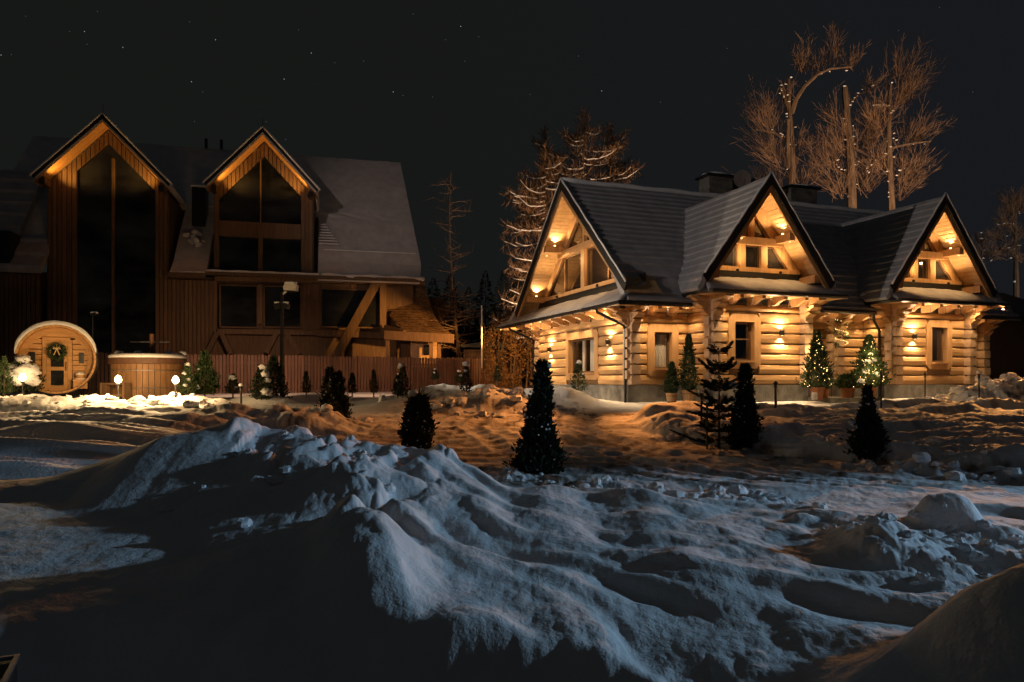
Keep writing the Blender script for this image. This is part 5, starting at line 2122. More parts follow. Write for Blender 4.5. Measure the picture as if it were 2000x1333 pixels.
GN = 'clipped shrubs on the foreground bank and bed'
shrub(1052, 712, 932, 11.6, 82, 'tall dark thuja rising from the near snow bank, nearest the camera', 3, n=11000, cap=[(-.45, -.2, .99, .16)], group=GN, belly=.22, tip=.42, flecks=150, lobes=((0, 0, .42, 1.0, 1.1), (-.36, .0, 1.0, .44, 1), (.30, -.1, .70, .62, .9)))
shrub(816, 775, 878, 13.9, 58, 'dark squat thuja with an ice-pale yucca rising behind its top', 4, n=7000, group=GN, belly=.4, tip=.4, flecks=50, lobes=((0, 0, .95, .85, 1), (-.3, 0, 1.0, .55, .5), (.35, .1, .8, .6, .5)))
shrub(652, 722, 828, 18.2, 58, 'dark thuja alone on the orange-lit snow left of the yard', 5, n=6000, group=GN, belly=.35, tip=.7, flecks=40, lobes=((0, 0, .62, 1, 1), (-.3, 0, .92, .5, .6), (.25, 0, 1.0, .55, .7)), cap=[(.3, -.3, .85, .12)])
shrub(1455, 716, 880, 14.1, 56, 'dark thuja with a rounded top and a clinging snow patch, beside the small fir', 6, n=7500, group=GN, belly=.35, tip=.5, flecks=50, lobes=((0, 0, .66, .95, 1), (-.1, 0, 1.0, .62, 1), (.4, -.1, .55, .6, .5)), cap=[(.35, -.7, .78, .26), (.15, -.8, .5, .16)])
shrub(1696, 758, 905, 12.5, 62, 'dark bushy thuja with a narrow neck standing alone on the right-hand bed', 7, n=7500, group=GN, belly=.35, tip=.8, flecks=50, lobes=((0, 0, .72, 1, 1), (-.05, 0, 1.0, .42, .5), (.3, 0, .55, .8, .5)), cap=[(-.45, -.75, .53, .24)])
GF = 'small shrubs planted along the slat fence'
shrub(400, 690, 772, 20.6, 44, 'bright green thuja lit by the lamp at the right end of the hot tub', 8, 'thuja', 3000, cap=[(-.55, -.7, .32, .35), (.3, -.8, .2, .25), (.05, -.6, .62, .12)], group=GF)
shrub(367, 712, 770, 20.0, 26, 'small snow-speckled thuja between the hot tub and the bright green thuja', 9, 'thuja', 1500, cap=[(-.3, -.6, .7, .3), (.3, -.6, .5, .28), (-.1, -.7, .3, .3), (0, 0, 1.0, .35)], group=GF)
shrub(455, 733, 770, 21.5, 22, 'small shrub carrying one big round ball of snow', 10, n=1100, cap=[(-.35, -.2, .9, .62), (.2, -.7, .35, .25)], group=GF)
shrub(510, 716, 782, 20.8, 36, 'broad shrub bowed under thick lumps of snow beside the dark pillar thuja', 11, n=1700, cap=[(-.1, -.3, .98, .42), (-.3, -.6, .78, .4), (.1, -.7, .6, .34), (-.4, -.8, .25, .5)], group=GF)
shrub(534, 700, 790, 21.6, 46, 'dark pillar thuja just left of the lamp mast', 12, n=2400, group=GF, tip=.7)
for i, (px_, yt, yb, w, cap, lb) in enumerate((
        (598, 727, 768, 15, [], 'slim dark shrub just right of the lamp mast, against the fence'),
        (641, 722, 770, 18, [(0, -.3, 1.0, .25)], 'slim dark shrub directly behind the lone dark thuja'),
        (688, 731, 768, 16, [(.3, -.6, .5, .2)], 'slim shrub right of the lone dark thuja, against the fence'),
        (730, 724, 768, 14, [(-.2, -.6, .6, .22), (.1, -.6, .3, .2)], 'slim snow-flecked shrub midway along the fence'),
        (787, 716, 776, 26, [(.1, -.2, 1.02, .5), (-.3, -.6, .75, .42), (.4, -.6, .55, .3), (-.2, -.7, .3, .3)], 'snow-laden shrub behind the yucca'),
        (850, 722, 742, 12, [(-.2, 0, 1.0, .5), (.4, -.3, .7, .4)], 'tiny shrub with snow tufts peeping over the orange snow heap'),
        (911, 712, 768, 20, [(-.1, -.1, 1.02, .62), (.2, -.5, .78, .35)], 'dark shrub wearing one tall snow cap, on the orange snow heap'),
        (897, 724, 748, 13, [(-.1, -.1, .95, .5), (.3, -.4, .6, .4)], 'small snowy shrub left of the tall snow-capped shrub'),
        (971, 716, 746, 12, [(0, -.3, .8, .3)], 'small dark shrub near the right end of the fence'),
        (1130, 708, 765, 27, [(-.2, -.1, 1.0, .36), (-.3, -.6, .6, .2)], 'snow-tipped thuja below the curtained gable-end window'),
        (777, 735, 772, 18, [(-.3, -.5, .8, .4)], 'low snowy shrub left of the yucca'),
        (8, 700, 770, 26, [(.2, -.6, .5, .3)], 'lit green shrub cut by the left edge, left of the sauna'))):
    Y = 24.5 if px_ < 1000 else 24.0
    if px_ in (787, 777):
        Y = 20.5
    if px_ in (8,):
        Y = 18.4
    if px_ in (850, 897, 971):
        Y = 27.5
    if px_ == 911:
        Y = 21.5
    if px_ == 1130:
        Y = 23.2
    shrub(px_, yt, yb, Y, w, lb, 20 + i, 'thuja' if px_ in (8, 1130) else 'thuja_dark', 1000, cap, group=GF)

# snow-laden shrub round the left lamp
sb = P(46, 766, 19.1)
ls = thing('snowy_bush', 'bush buried in snow lumps in front of the sauna, behind its garden lamp', 'shrub', sb)
link('foliage', thuja_mesh('foliage', .8, .44, 1100, 55, 'thuja_dark', .3, .6), ls)
link('trunk', stem_mesh(.8), ls)
for i, q in enumerate(((-.02, 0, .86, .17), (-.2, -.2, .56, .24), (.2, -.22, .54, .26), (.36, -.2, .32, .18), (-.36, -.2, .30, .18), (0, -.3, .34, .2))):
    link('snow_lump', caps([q], 60 + i), ls)

# yucca with ice-pale blades
yc_ = P(818, 792, 15.2)
yu = thing('yucca', 'pale green yucca with stiff frosted blades behind the squat thuja', 'plant', yc_)
for i in range(46):
    az = random.uniform(0, 2 * PI)
    el = random.uniform(.15, 1.3)
    ln = random.uniform(.35, .55)
    d = Vector((math.cos(az) * math.cos(el), math.sin(az) * math.cos(el), math.sin(el)))
    s_ = d.cross(Vector((0, 0, 1))).normalized() * .02
    e = d * ln + Vector((0, 0, -.12 * ln * math.cos(el)))
    m_ = d * ln * .5 + Vector((0, 0, .03))
    bm = MB()
    u = Vector((0, 0, .008))
    bm.poly([Vector((0, 0, 0)) + s_ * .6, m_ + s_, e, m_ - s_, Vector((0, 0, 0)) - s_ * .6, m_ - u * 2], [(0, 1, 5), (1, 2, 5), (2, 3, 5), (3, 4, 5), (4, 0, 5)])
    bm.build('leaf', MT['yucca'], yu)
bm = MB()
bm.tube([(0, 0, -.5), (0, 0, .05)], .05, 8)
bm.build('stem', MT['bark'], yu)
link('snow_lump', caps([(-.12, -.05, .25, .09)], 90), yu)

# small fir by the bed
fb = P(1404, 872, 14.2)
fir = thing('small_fir', 'sparse young fir with tiered branches in front of the middle bay', 'tree', fb - Vector((0, 0, .12)))
FH = 2.1
bm = MB()
bm.tube([(0, 0, -.2), (.01, 0, FH * .5), (0, 0, FH)], [.03, .02, .006], 6)
bm.build('trunk', MT['bark'], fir)
bs, ds, ls_ = [], [], []
bm = MB()
for k in range(10):
    z = .24 + k * .185 + random.uniform(-.06, .06)
    ln = (.72 - .055 * k) * random.uniform(.8, 1.15) if k < 8 else .22
    for j in range(6):
        az = j * PI / 3 + k * .7 + random.uniform(-.35, .35)
        l2 = ln * random.uniform(.55, 1.15)
        up = .75 if k > 6 else (.42 if k > 3 else .22)
        tip = Vector((math.cos(az) * l2, math.sin(az) * l2, z + up * l2 + random.uniform(-.05, .05)))
        p0 = Vector((0, 0, z + random.uniform(-.07, .07)))
        midp = p0.lerp(tip, .5) + Vector((0, 0, -.05 * l2 - .01))
        bm.tube([p0, midp, tip], [.009, .006, .003], 4)
        for q in range(int(90 * l2 / .6)):
            u = random.uniform(.12, 1)
            c = p0.lerp(midp, u * 2) if u < .5 else midp.lerp(tip, u * 2 - 1)
            w = (1 - u * .6) * .17
            sd = Vector((-math.sin(az), math.cos(az), 0)) * random.choice((-1, 1))
            bs.append(c); ds.append(sd * random.uniform(.3, 1) + Vector((math.cos(az), math.sin(az), random.uniform(-.1, .5))) * .9); ls_.append(w * random.uniform(.5, 1.1) + .03)
bm.build('branch', MT['bark'], fir, kind='stuff')
link('needles', sprays('needles', np.array([tuple(b) for b in bs]), np.array([tuple(d) for d in ds]), np.array(ls_), np.array(ls_) * .14, MT['fir']), fir, 'stuff')


def fairy(t, pts, name='light_string'):
    bm = MB()
    for (x, y, z) in pts:
        bm.lathe([(.003, -.009), (.0095, 0), (.003, .009)], (x, y, z), 5)
    bm.build(name, MT['fairy'], t, kind='stuff')


def pot_plant(px, ytop, yrim, ybase, Y, wpx, wpot, label, seed, pot='terracotta', m='thuja', n=2600, lights=0, cap=(), name='potted_thuja', belly=.2, tip=.85, cat='potted plant', group='potted plants along the cottage front'):
    b = P(px, ybase, Y)
    k = Y / F
    hp = (ybase - yrim) * k
    t = thing(name, label, cat, b, seed, group)
    rp = wpot / 2 * k
    bm = MB()
    bm.lathe([(rp * .78, -.02), (rp * .80, .01), (rp * .97, hp * .86), (rp * 1.04, hp * .88), (rp * 1.04, hp), (rp * .9, hp), (rp * .88, hp * .9)], (0, 0, 0), 18)
    o = bm.build('pot', MT[pot], t)
    if pot == 'bucket':
        for f in (.12, .7):
            bm = MB()
            rr = rp * (.80 + .2 * f) + .006
            bm.tube([(rr * math.cos(2 * PI * i / 24), rr * math.sin(2 * PI * i / 24), hp * f) for i in range(25)], .010, 5, False)
            bm.build('hoop', MT['dark_wood'], o)
    h = (yrim - ytop) * k
    r = wpx / 2 * k
    f = link('foliage', thuja_mesh('foliage', h, r, n, seed + 100, m, belly, tip), t)
    f.location = (0, 0, hp - .02)
    s_ = link('trunk', stem_mesh(h), t)
    s_.location = (0, 0, hp - .02)
    for i, (fx, fy, fz, fr) in enumerate(cap):
        o = link('snow_cap', caps([(fx * r, fy * r, fz * h + hp, fr * r)], seed + i), t)
    if lights:
        g = np.random.default_rng(seed)
        pts = []
        for i in range(lights):
            u = i / lights
            tt = u ** .85 * .98
            rad = r * (1 - tt) ** .8 * 1.02 + .02
            ph = g.uniform(0, 2 * PI)
            rad *= g.uniform(.8, 1.06)
            pts.append((rad * math.cos(ph), rad * math.sin(ph), hp + tt * h + g.uniform(-.05, .05)))
        fairy(t, pts)
        light('string_glow', 'POINT', (0, -r * 1.25, hp + h * .3), 26, (1, .66, .28), t, .25)
        light('string_glow', 'POINT', (0, -r * .85, hp + h * .7), 13, (1, .66, .28), t, .15)
    return t


pot_plant(1312, 708, 768, 787, 22.2, 26, 23, 'smaller thuja in a wooden bucket, under the net-curtained window', 1, 'bucket')
pot_plant(1345, 655, 762, 787, 22.1, 32, 26, 'taller thuja in a wooden bucket, left of the middle bay corner', 2, 'bucket', n=3600)
pot_plant(1596, 650, 757, 780, 22.6, 52, 26, 'potted fir strung with fairy lights left of the entrance door', 3, lights=150, n=3400, name='lit_potted_fir', tip=1.0, belly=.12)
pot_plant(1609, 740, 760, 780, 23.0, 18, 20, 'empty-looking second terracotta pot with a low tuft beside the lit fir', 4, n=500)
pot_plant(1656, 733, 758, 776, 23.2, 42, 26, 'bushy green shrub in a terracotta pot at the foot of the garlanded post', 5, n=2200, belly=.45, tip=.4, name='potted_shrub')
pot_plant(1697, 660, 755, 778, 22.8, 62, 28, 'snow-dusted potted fir strung with fairy lights right of the garlanded post', 6, lights=150, n=3400, name='lit_potted_fir', tip=1.05, belly=.12,
          cap=[(-.3, -.5, .32, .22), (.35, -.55, .25, .2), (-.1, -.4, .5, .2), (.2, -.35, .55, .18), (.05, -.3, .66, .14), (-.5, -.6, .12, .2)])
# garland with lights round the porch post
ga = thing('garland', 'fir garland with fairy lights wound round the top of the porch post', 'garland', W2(8.24, -.30, 2.45), TH)
N_ = 700
u = rng.uniform(0, 1, N_)
ph = u * 16
cc = np.stack([np.cos(ph) * .2, np.sin(ph) * .16, .5 - u * 1.05], axis=1)
link('greenery', sprays('greenery', cc + rng.normal(size=(N_, 3)) * .03, rng.normal(size=(N_, 3)), rng.uniform(.06, .11, N_), .012, MT['thuja']), ga)
g_ = np.random.default_rng(5)
fairy(ga, [(.22 * math.cos(i * .33), .18 * math.sin(i * .33), .5 - i / 60 * 1.05) for i in range(60)])
light('string_glow', 'POINT', (0, -.5, 0), 7, (1, .66, .28), ga, .2)
# small lantern on a post by the door
ln_ = thing('porch_lantern', 'small white lantern hung on a stake by the entrance step', 'lantern', W2(7.55, -.55, -.02), TH)
bm = MB()
bm.tube([(0, 0, 0), (0, 0, 1.25)], .02, 6)
bm.build('stake', MT['dark_wood'], ln_)
bm = MB()
bm.box((0, -.04, 1.05), (.10, .05, .24))
bm.build('lantern_body', MT['white_metal'], ln_)
bm = MB()
bm.lathe([(.035, 0), (.04, .02), (.03, .18), (.015, .2)], (-.9, -1.0, .0), 10)
cd = thing('candle_lantern', 'small pale candle jar standing in front of the lit potted fir', 'candle', P(1591, 781, 21.7))
bm = MB()
bm.lathe([(.08, 0), (.085, .03), (.085, .19), (.06, .22)], (0, 0, 0), 12)
bm.build('jar', MT['white_metal'], cd)

# ------------------------------------------------------------------ trees behind
def tube_tree(bm, pts, r0, r1, n=5):
    m = len(pts)
    bm.tube(pts, [r0 + (r1 - r0) * i / (m - 1) for i in range(m)], n)


def larch(px, ytop, Y, spread, label, seed, trunk_bot=720, branches=26, ymin=None):
    rd = random.Random(seed)
    top = P(px, ytop, Y)
    g = gz(top.x, top.y)
    H_ = top.z - g
    t = thing('larch_tree', label, 'tree', (top.x, top.y, g - .1), 0, 'snow-lined larches behind the cottage')
    bm = MB()
    pts = [(rd.uniform(-.06, .06) * i / 8, rd.uniform(-.06, .06), H_ * i / 8) for i in range(9)]
    tube_tree(bm, pts, .24, .03, 7)
    bm.build('trunk', MT['bark'], t)
    tw_b, tw_d, tw_l = [], [], []
    crown = MB()
    sn = MB()
    for k in range(branches):
        f = .22 + .74 * (k / (branches - 1))
        z = H_ * f
        L_ = spread * (1.18 - f * .50) * rd.uniform(.6, 1.05)
        if f > .9:
            L_ *= .6
        az = (0 if rd.random() < .5 else PI) + rd.gauss(0, .55)
        d = Vector((math.cos(az), math.sin(az) * .8, 0))
        sag = L_ * rd.uniform(.08, .20)
        pts = []
        for i in range(8):
            u = i / 7
            wob = rd.uniform(-.05, .05)
            p = Vector((0, 0, z)) + d * (L_ * u) + Vector((0, wob, -sag * math.sin(u * PI * .8) + L_ * .10 * u * u * (1 if f < .8 else 1.9) + wob))
            pts.append(p)
        tube_tree(crown, pts, .055 * (1.2 - f), .012, 4)
        sp = [p + Vector((0, -.012, .035)) for p in pts]
        sn.tube(sp, [.034, .04, .04, .038, .034, .03, .024, .010], 4)
        for q in range(int(50 + 40 * L_)):
            u = rd.uniform(.12, 1)
            i = min(6, int(u * 7))
            c = pts[i].lerp(pts[i + 1], u * 7 - i)
            tw_b.append(c)
            tw_d.append(Vector((rd.gauss(0, .5) + d.x * .4, rd.gauss(0, .5), rd.choice((-1, 1, 1.2)) * rd.uniform(.4, 1))))
            tw_l.append(rd.uniform(.25, .75))
        # side branch
        if L_ > 1.5 and rd.random() < .7:
            i = rd.choice((3, 4))
            e = pts[i] + Vector((d.x * L_ * .3, rd.uniform(-.4, .4), rd.uniform(-.1, .45)))
            crown.tube([pts[i], pts[i].lerp(e, .5) + Vector((0, 0, -.06)), e], [.025, .018, .008], 4)
            sn.tube([pts[i] + Vector((0, -.01, .025)), pts[i].lerp(e, .5) + Vector((0, -.01, -.035)), e + Vector((0, 0, .02))], [.03, .03, .012], 4)
    # feathery top
    for q in range(700):
        u = rd.uniform(.58, 1.02)
        w = spread * .42 * (1.05 - u)
        tw_b.append(Vector((rd.gauss(0, w), rd.gauss(0, w * .7), H_ * u)))
        tw_d.append(Vector((rd.gauss(0, .5), rd.gauss(0, .4), rd.uniform(.3, 1.2))))
        tw_l.append(rd.uniform(.3, .8))
    crown.build('branch', MT['larch_twig'], t, kind='stuff')
    sn.build('branch_snow', MT['snow_soft'], t, kind='stuff')
    A = np.array(tw_l)
    gg = np.random.default_rng(seed)
    link('twigs', sprays('twigs', np.array([tuple(b) for b in tw_b]), np.array([tuple(b) for b in tw_d]), A, .012 + A * .006, MT['larch_twig'], gg), t, 'stuff')
    return t


larch(1066, 300, 39.0, 3.0, 'left larch of the trio behind the cottage gable, lowest of the three', 1, branches=44)
larch(1140, 232, 40.0, 3.0, 'middle larch of the trio, its top the highest', 2, branches=44)
larch(1192, 258, 41.5, 2.6, 'right larch of the trio, spreading towards the stone chimney', 3, branches=38)
larch(1063, 262, 46, 1.9, 'feathery larch top behind the left of the larch trio', 4, branches=12)


def bare_tree(label, paths, Y, seed, sprays_at, group='pollarded trees behind the cottage', snowpts=()):
    """paths: list of (pixel path, r0, r1) at depth Y; sprays_at: (px, py, n, length, up) clouds of fine twigs"""
    rd = random.Random(seed)
    p0 = P(paths[0][0][0][0], paths[0][0][0][1], Y)
    g = gz(p0.x, p0.y)
    org = Vector((p0.x, p0.y, g - .2))
    t = thing('pollard_tree', label, 'tree', org, 0, group)
    for j, (path, r0, r1) in enumerate(paths):
        dy = rd.uniform(-1.2, 1.2) if j else 0
        pts = []
        for i, (x, y) in enumerate(path):
            v = P(x, y, Y) - org
            v.y += dy * i / max(1, len(path) - 1)
            pts.append(v)
        if j == 0:
            pts = [Vector((pts[0].x, 0, 0))] + pts
        bm = MB()
        tube_tree(bm, pts, r0, r1, 8 if j == 0 else 6)
        bm.build('trunk' if j == 0 else 'limb', MT['bark'], t)
    B, D, Ln = [], [], []
    bm = MB()
    for (x, y, n_, L_, up, sx_) in sprays_at:
        c = P(x, y, Y) - org
        for k in range(n_):
            az = rd.uniform(0, 2 * PI)
            d = Vector((math.cos(az) * rd.uniform(.2, .8) + sx_, math.sin(az) * .5, up * rd.uniform(.5, 1.3)))
            d.normalize()
            l_ = L_ * rd.uniform(.5, 1.1)
            st_ = c + Vector((rd.gauss(0, L_ * .12), rd.gauss(0, L_ * .12), rd.gauss(0, L_ * .10)))
            e = st_ + d * l_
            m_ = st_.lerp(e, .5) + Vector((rd.uniform(-.1, .1), 0, -.05)) * l_ * .6
            bm.tube([st_, m_, e], [.014, .010, .004], 3, False)
            for q in range(11):
                u = rd.uniform(.2, 1)
                cc = st_.lerp(m_, u * 2) if u < .5 else m_.lerp(e, u * 2 - 1)
                B.append(cc)
                D.append(d + Vector((rd.gauss(0, .5), rd.gauss(0, .4), rd.gauss(.2, .4))))
                Ln.append(l_ * rd.uniform(.2, .5))
    bm.build('branch', MT['twig'], t, kind='stuff')
    A = np.array(Ln)
    link('twigs', sprays('twigs', np.array([tuple(b) for b in B]), np.array([tuple(b) for b in D]), A, np.full(len(A), .007), MT['twig'], np.random.default_rng(seed)), t, 'stuff')
    bm = MB()
    for i, (x, y, r) in enumerate(snowpts):
        v = P(x, y, Y) - org
        bm.blob((v.x + rd.uniform(-.1, .1), v.y - .10, v.z), r * .36, i + seed, 8, 6, amp=.4, sq=(rd.uniform(1.1, 2.2), 1, .6))
    for (path, r0, r1) in paths:
        for q in range(6 if snowpts else 0):
            i = rd.randrange(len(path) - 1)
            f = rd.random()
            v = P(path[i][0] + (path[i + 1][0] - path[i][0]) * f, path[i][1] + (path[i + 1][1] - path[i][1]) * f, Y) - org
            bm.blob((v.x + rd.choice((-1, 1)) * r0 * .8, v.y - .1, v.z + .04), rd.uniform(.02, .045), q + seed, 6, 5, amp=.4, sq=(rd.uniform(1, 2.4), 1, .7))
    if snowpts:
        bm.build('snow_lump', MT['snow_soft'], t, True, kind='stuff')
    return t


Yp = 38.0
bare_tree('left pollarded tree with one long limb arching over to the right', [
    ([(1545, 420), (1547, 330), (1544, 250), (1541, 215), (1540, 155)], .24, .09),
    ([(1545, 222), (1553, 195), (1568, 172), (1590, 152), (1612, 143), (1652, 141)], .15, .04),
    ([(1543, 222), (1533, 190), (1526, 170)], .14, .11),
    ([(1540, 330), (1536, 270), (1535, 238)], .12, .09),
    ([(1536, 275), (1515, 258), (1480, 250)], .07, .03)], Yp, 3,
    [(1570, 140, 26, 1.5, 1.2, 0), (1600, 140, 16, 1.2, 1.2, 0), (1622, 128, 14, 1.9, 1.6, 0), (1660, 135, 20, 1.3, 1.0, .3), (1500, 250, 46, 2.0, 1.1, -.35), (1520, 320, 36, 2.2, .9, -.5),
     (1500, 400, 34, 2.2, 1.2, -.3), (1560, 370, 26, 2.0, 1.0, .2), (1545, 200, 10, 1.3, .8, -.3), (1560, 300, 12, 1.5, .8, .4)],
    snowpts=[(1540, 153, .14), (1527, 168, .12), (1520, 184, .13), (1538, 200, .11), (1536, 236, .10), (1530, 268, .13), (1543, 284, .13), (1536, 300, .13), (1551, 250, .09), (1533, 332, .11), (1595, 150, .10), (1604, 146, .10)])
bare_tree('middle pollarded tree, a thick bare trunk cut off at the top', [
    ([(1664, 420), (1662, 330), (1656, 250), (1650, 172)], .30, .15),
    ([(1660, 330), (1690, 310), (1725, 300)], .08, .03),
    ([(1664, 350), (1640, 330), (1625, 322)], .08, .03),
    ([(1652, 215), (1680, 180), (1705, 170)], .06, .03)], Yp + 1, 5,
    [(1650, 300, 34, 2.2, .9, -.5), (1625, 330, 40, 2.0, .8, -.3), (1690, 290, 44, 2.2, 1.0, .4), (1700, 250, 24, 1.8, .9, .3), (1640, 380, 40, 1.8, .7, -.2), (1690, 370, 44, 2.0, .8, .2), (1690, 180, 14, 1.5, .8, .5), (1630, 240, 14, 1.6, .8, -.3)],
    snowpts=[(1650, 170, .18), (1649, 208, .12), (1658, 207, .12), (1662, 200, .10), (1647, 244, .11), (1667, 268, .12), (1638, 314, .12), (1655, 332, .14), (1690, 330, .12), (1625, 318, .10)])
bare_tree('right pollarded tree with bushy twigs to the right', [
    ([(1742, 420), (1738, 330), (1736, 250), (1739, 165)], .23, .08),
    ([(1738, 290), (1770, 285), (1805, 284)], .07, .03),
    ([(1734, 300), (1705, 320), (1690, 345)], .08, .04),
    ([(1738, 210), (1715, 208), (1700, 209)], .05, .03)], Yp + .5, 8,
    [(1762, 200, 46, 2.2, 1.0, .4), (1755, 150, 22, 1.6, 1.4, .2), (1780, 280, 44, 1.8, .8, .5), (1770, 340, 44, 2.0, .9, .5), (1715, 250, 30, 1.8, .9, -.4), (1760, 380, 40, 1.8, 1.0, .5), (1720, 330, 40, 1.8, .8, -.2)],
    snowpts=[(1739, 163, .14), (1736, 222, .16), (1744, 218, .12), (1741, 262, .12), (1746, 275, .12), (1741, 308, .12), (1735, 336, .15), (1756, 334, .15), (1750, 344, .18), (1765, 330, .12)])

# far tree and low bush beyond the right end of the cottage
bare_tree('rounded bare tree with snow-lined boughs at the far right', [
    ([(1985, 560), (1984, 480), (1983, 400)], .22, .05), ([(1984, 440), (1965, 438), (1945, 440)], .06, .03), ([(1984, 490), (1960, 484), (1935, 494)], .06, .03)], 44, 12,
    [(1975, 420, 50, 1.4, .8, 0), (1990, 410, 40, 1.4, .8, 0), (1965, 440, 36, 1.2, .7, -.2), (1990, 460, 30, 1.4, .5, 0), (1955, 470, 26, 1.1, .6, -.3), (1960, 500, 26, 1.4, .5, -.3), (1995, 510, 30, 1.4, .5, 0)], group='bare trees at the far right',
    snowpts=[(1950, 440, .10), (1962, 462, .12), (1945, 492, .12), (1970, 505, .14), (1935, 508, .12), (1990, 480, .10)])
bare_tree('small bare tree just right of the last gable', [([(1917, 530), (1918, 490), (1916, 455)], .08, .02)], 42, 14,
          [(1917, 475, 22, .7, .8, 0), (1910, 500, 30, 1.2, .5, -.3), (1930, 505, 26, 1.2, .4, .3)], group='bare trees at the far right', snowpts=[(1915, 505, .12), (1930, 510, .14), (1905, 498, .1)])


# dark forest between the lodge and the cottage
def conifer_mesh(h, r, seed):
    g = np.random.default_rng(seed)
    B, D, Ln = [], [], []
    n = 1500
    t = g.uniform(.04, 1, n)
    ph = g.uniform(0, 2 * PI, n)
    tier = np.floor(t * 15) / 15
    rr = r * (1 - t) ** .75 * g.uniform(.1, 1.15, n) ** .6 * (1 + .3 * np.sin(ph * 2 + t * 8 + seed))
    base = np.stack([rr * np.cos(ph), rr * np.sin(ph), t * h], axis=1)
    d = np.stack([np.cos(ph), np.sin(ph), -.35 + .5 * t], axis=1) + g.normal(size=(n, 3)) * .2
    ln = r * .36 * (1.25 - t) * g.uniform(.5, 1.3, n)
    return sprays('crown', base, d, ln, ln * .22, MT['spruce_dark'], g)


cm = [conifer_mesh(13, 2.6, 200 + i) for i in range(3)]
tm = MB()
tm.tube([(0, 0, -.5), (0, 0, 12)], [.22, .03], 6)
tmm = tm.mesh('trunk', MT['bark'])
places = [(846, 46, .55, 'slender dark conifer nearest the lodge roof edge'), (880, 52, .62, 'dark conifer second from the lodge, with a broad base'), (915, 45, .5, 'low dark conifer above the shed roof'),
          (948, 50, .62, 'dark conifer close left of the larches'), (985, 47, .6, 'dark conifer half behind the cottage gable verge'), (1020, 55, .7, 'dark conifer behind the larch branches'),
          (1215, 60, .86, 'dark conifer behind the cottage ridge, left of the chimney'), (1262, 64, .9, 'dark conifer behind the ridge beside the satellite dish'), (1310, 66, .88, 'dark conifer behind the stone chimney'),
          (1445, 60, .9, 'dark conifer left of the pollarded trees'), (1600, 62, .92, 'dark conifer behind the pollarded trees, left one'), (1690, 60, .95, 'dark conifer behind the pollarded trees, right one'),
          (1770, 64, .9, 'dark conifer behind the right gable roof'), (1940, 60, .62, 'low dark conifer at the right edge of the yard')]
for i, (px_, Y, sc_, lb) in enumerate(places):
    x = (px_ - CX) / F * Y
    t = thing('conifer', lb, 'tree', (x, Y, gz(x, Y) - .3), i * 1.3, 'dark conifers behind the houses')
    t.scale = (sc_, sc_, sc_)
    link('crown', cm[i % 3], t)
    link('trunk', tmm, t)
# leafless thin trees in the gap
for i, (px_, yt, Y, lb) in enumerate(((882, 330, 41, 'thin leafless tree rising from the gap beside the lodge roof'), (893, 560, 36, 'dark leafless tree standing close to the curved shingle roof'))):
    x = (px_ - CX) / F * Y
    g = gz(x, Y)
    h = P(px_, yt, Y).z - g
    rd = random.Random(70 + i)
    t = thing('leafless_tree', lb, 'tree', (x, Y, g - .1), 0)
    bm = MB()
    tube_tree(bm, [(.12 * math.sin(k), 0, h * k / 6) for k in range(7)], .17 if i else .11, .02, 6)
    bm.build('trunk', MT['bark'], t)
    bm = MB()
    for k in range(46):
        z = h * rd.uniform(.15, .97)
        L_ = rd.uniform(.8, 2.4) * (1.1 - z / h * .6)
        az = rd.uniform(0, 2 * PI)
        d = Vector((math.cos(az), math.sin(az), 0))
        up = rd.uniform(.0, .5) if i == 0 else rd.uniform(-.15, .25)
        p = [Vector((0, 0, z)) + d * L_ * u + Vector((0, 0, up * L_ * u + rd.uniform(-.05, .05))) for u in (0, .35, .7, 1)]
        bm.tube(p, [.03, .022, .014, .005], 4)
        for q in range(4):
            c = p[1].lerp(p[3], rd.random())
            bm.tube([c, c + Vector((rd.gauss(0, .3), rd.gauss(0, .3), rd.gauss(.15, .3)))], [.010, .003], 3, False)
    bm.build('branch', MT['twig'], t, kind='stuff')

# brown-leaved hedge at the cottage's left
hn = 24000
hx = rng.uniform(-1.3, 2.4, hn)
hy = rng.uniform(33.2, 35.2, hn)
top = 5.0 + .5 * np.sin(hx * 2.1) + .3 * np.sin(hx * 5.3) - .9 * sst(-.3, -1.4, hx)
hz = .9 + (top - .9) * rng.uniform(0, 1, hn) ** .8
keep = vn(hx * 1.9, hz * 1.7, 401) + .6 * vn(hx * 4.1, hz * 3.7 + hy, 402) + .35 * rng.normal(size=hn) > -.05
hx, hy, hz, hn = hx[keep] + .12 * rng.normal(size=keep.sum()), hy[keep], hz[keep] + .15 * rng.normal(size=keep.sum()), int(keep.sum())
me = sprays('beech_hedge', np.stack([hx, hy, hz], axis=1), rng.normal(size=(hn, 3)) + np.array([[0, -.5, -.2]]), rng.uniform(.06, .13, hn), .026, MT['hedge'])
hg = thing('beech_hedge', 'tall brown-leaved hedge glowing orange beside the cottage gable end', 'hedge', (0.5, 34.2, 1.0))
o = link('leaves', me, hg, 'stuff')
o.location = (-.5, -34.2, -1.0)
bm = MB()
for k in range(26):
    x = random.uniform(-1.3, 2.4) - .5
    bm.tube([(x, random.uniform(-.7, .7), -.2), (x + random.uniform(-.2, .2), random.uniform(-.7, .7), 2.0), (x + random.uniform(-.4, .4), random.uniform(-.7, .7), 3.9)], [.05, .035, .01], 5)
bm.build('stem', MT['bark'], hg, kind='stuff')
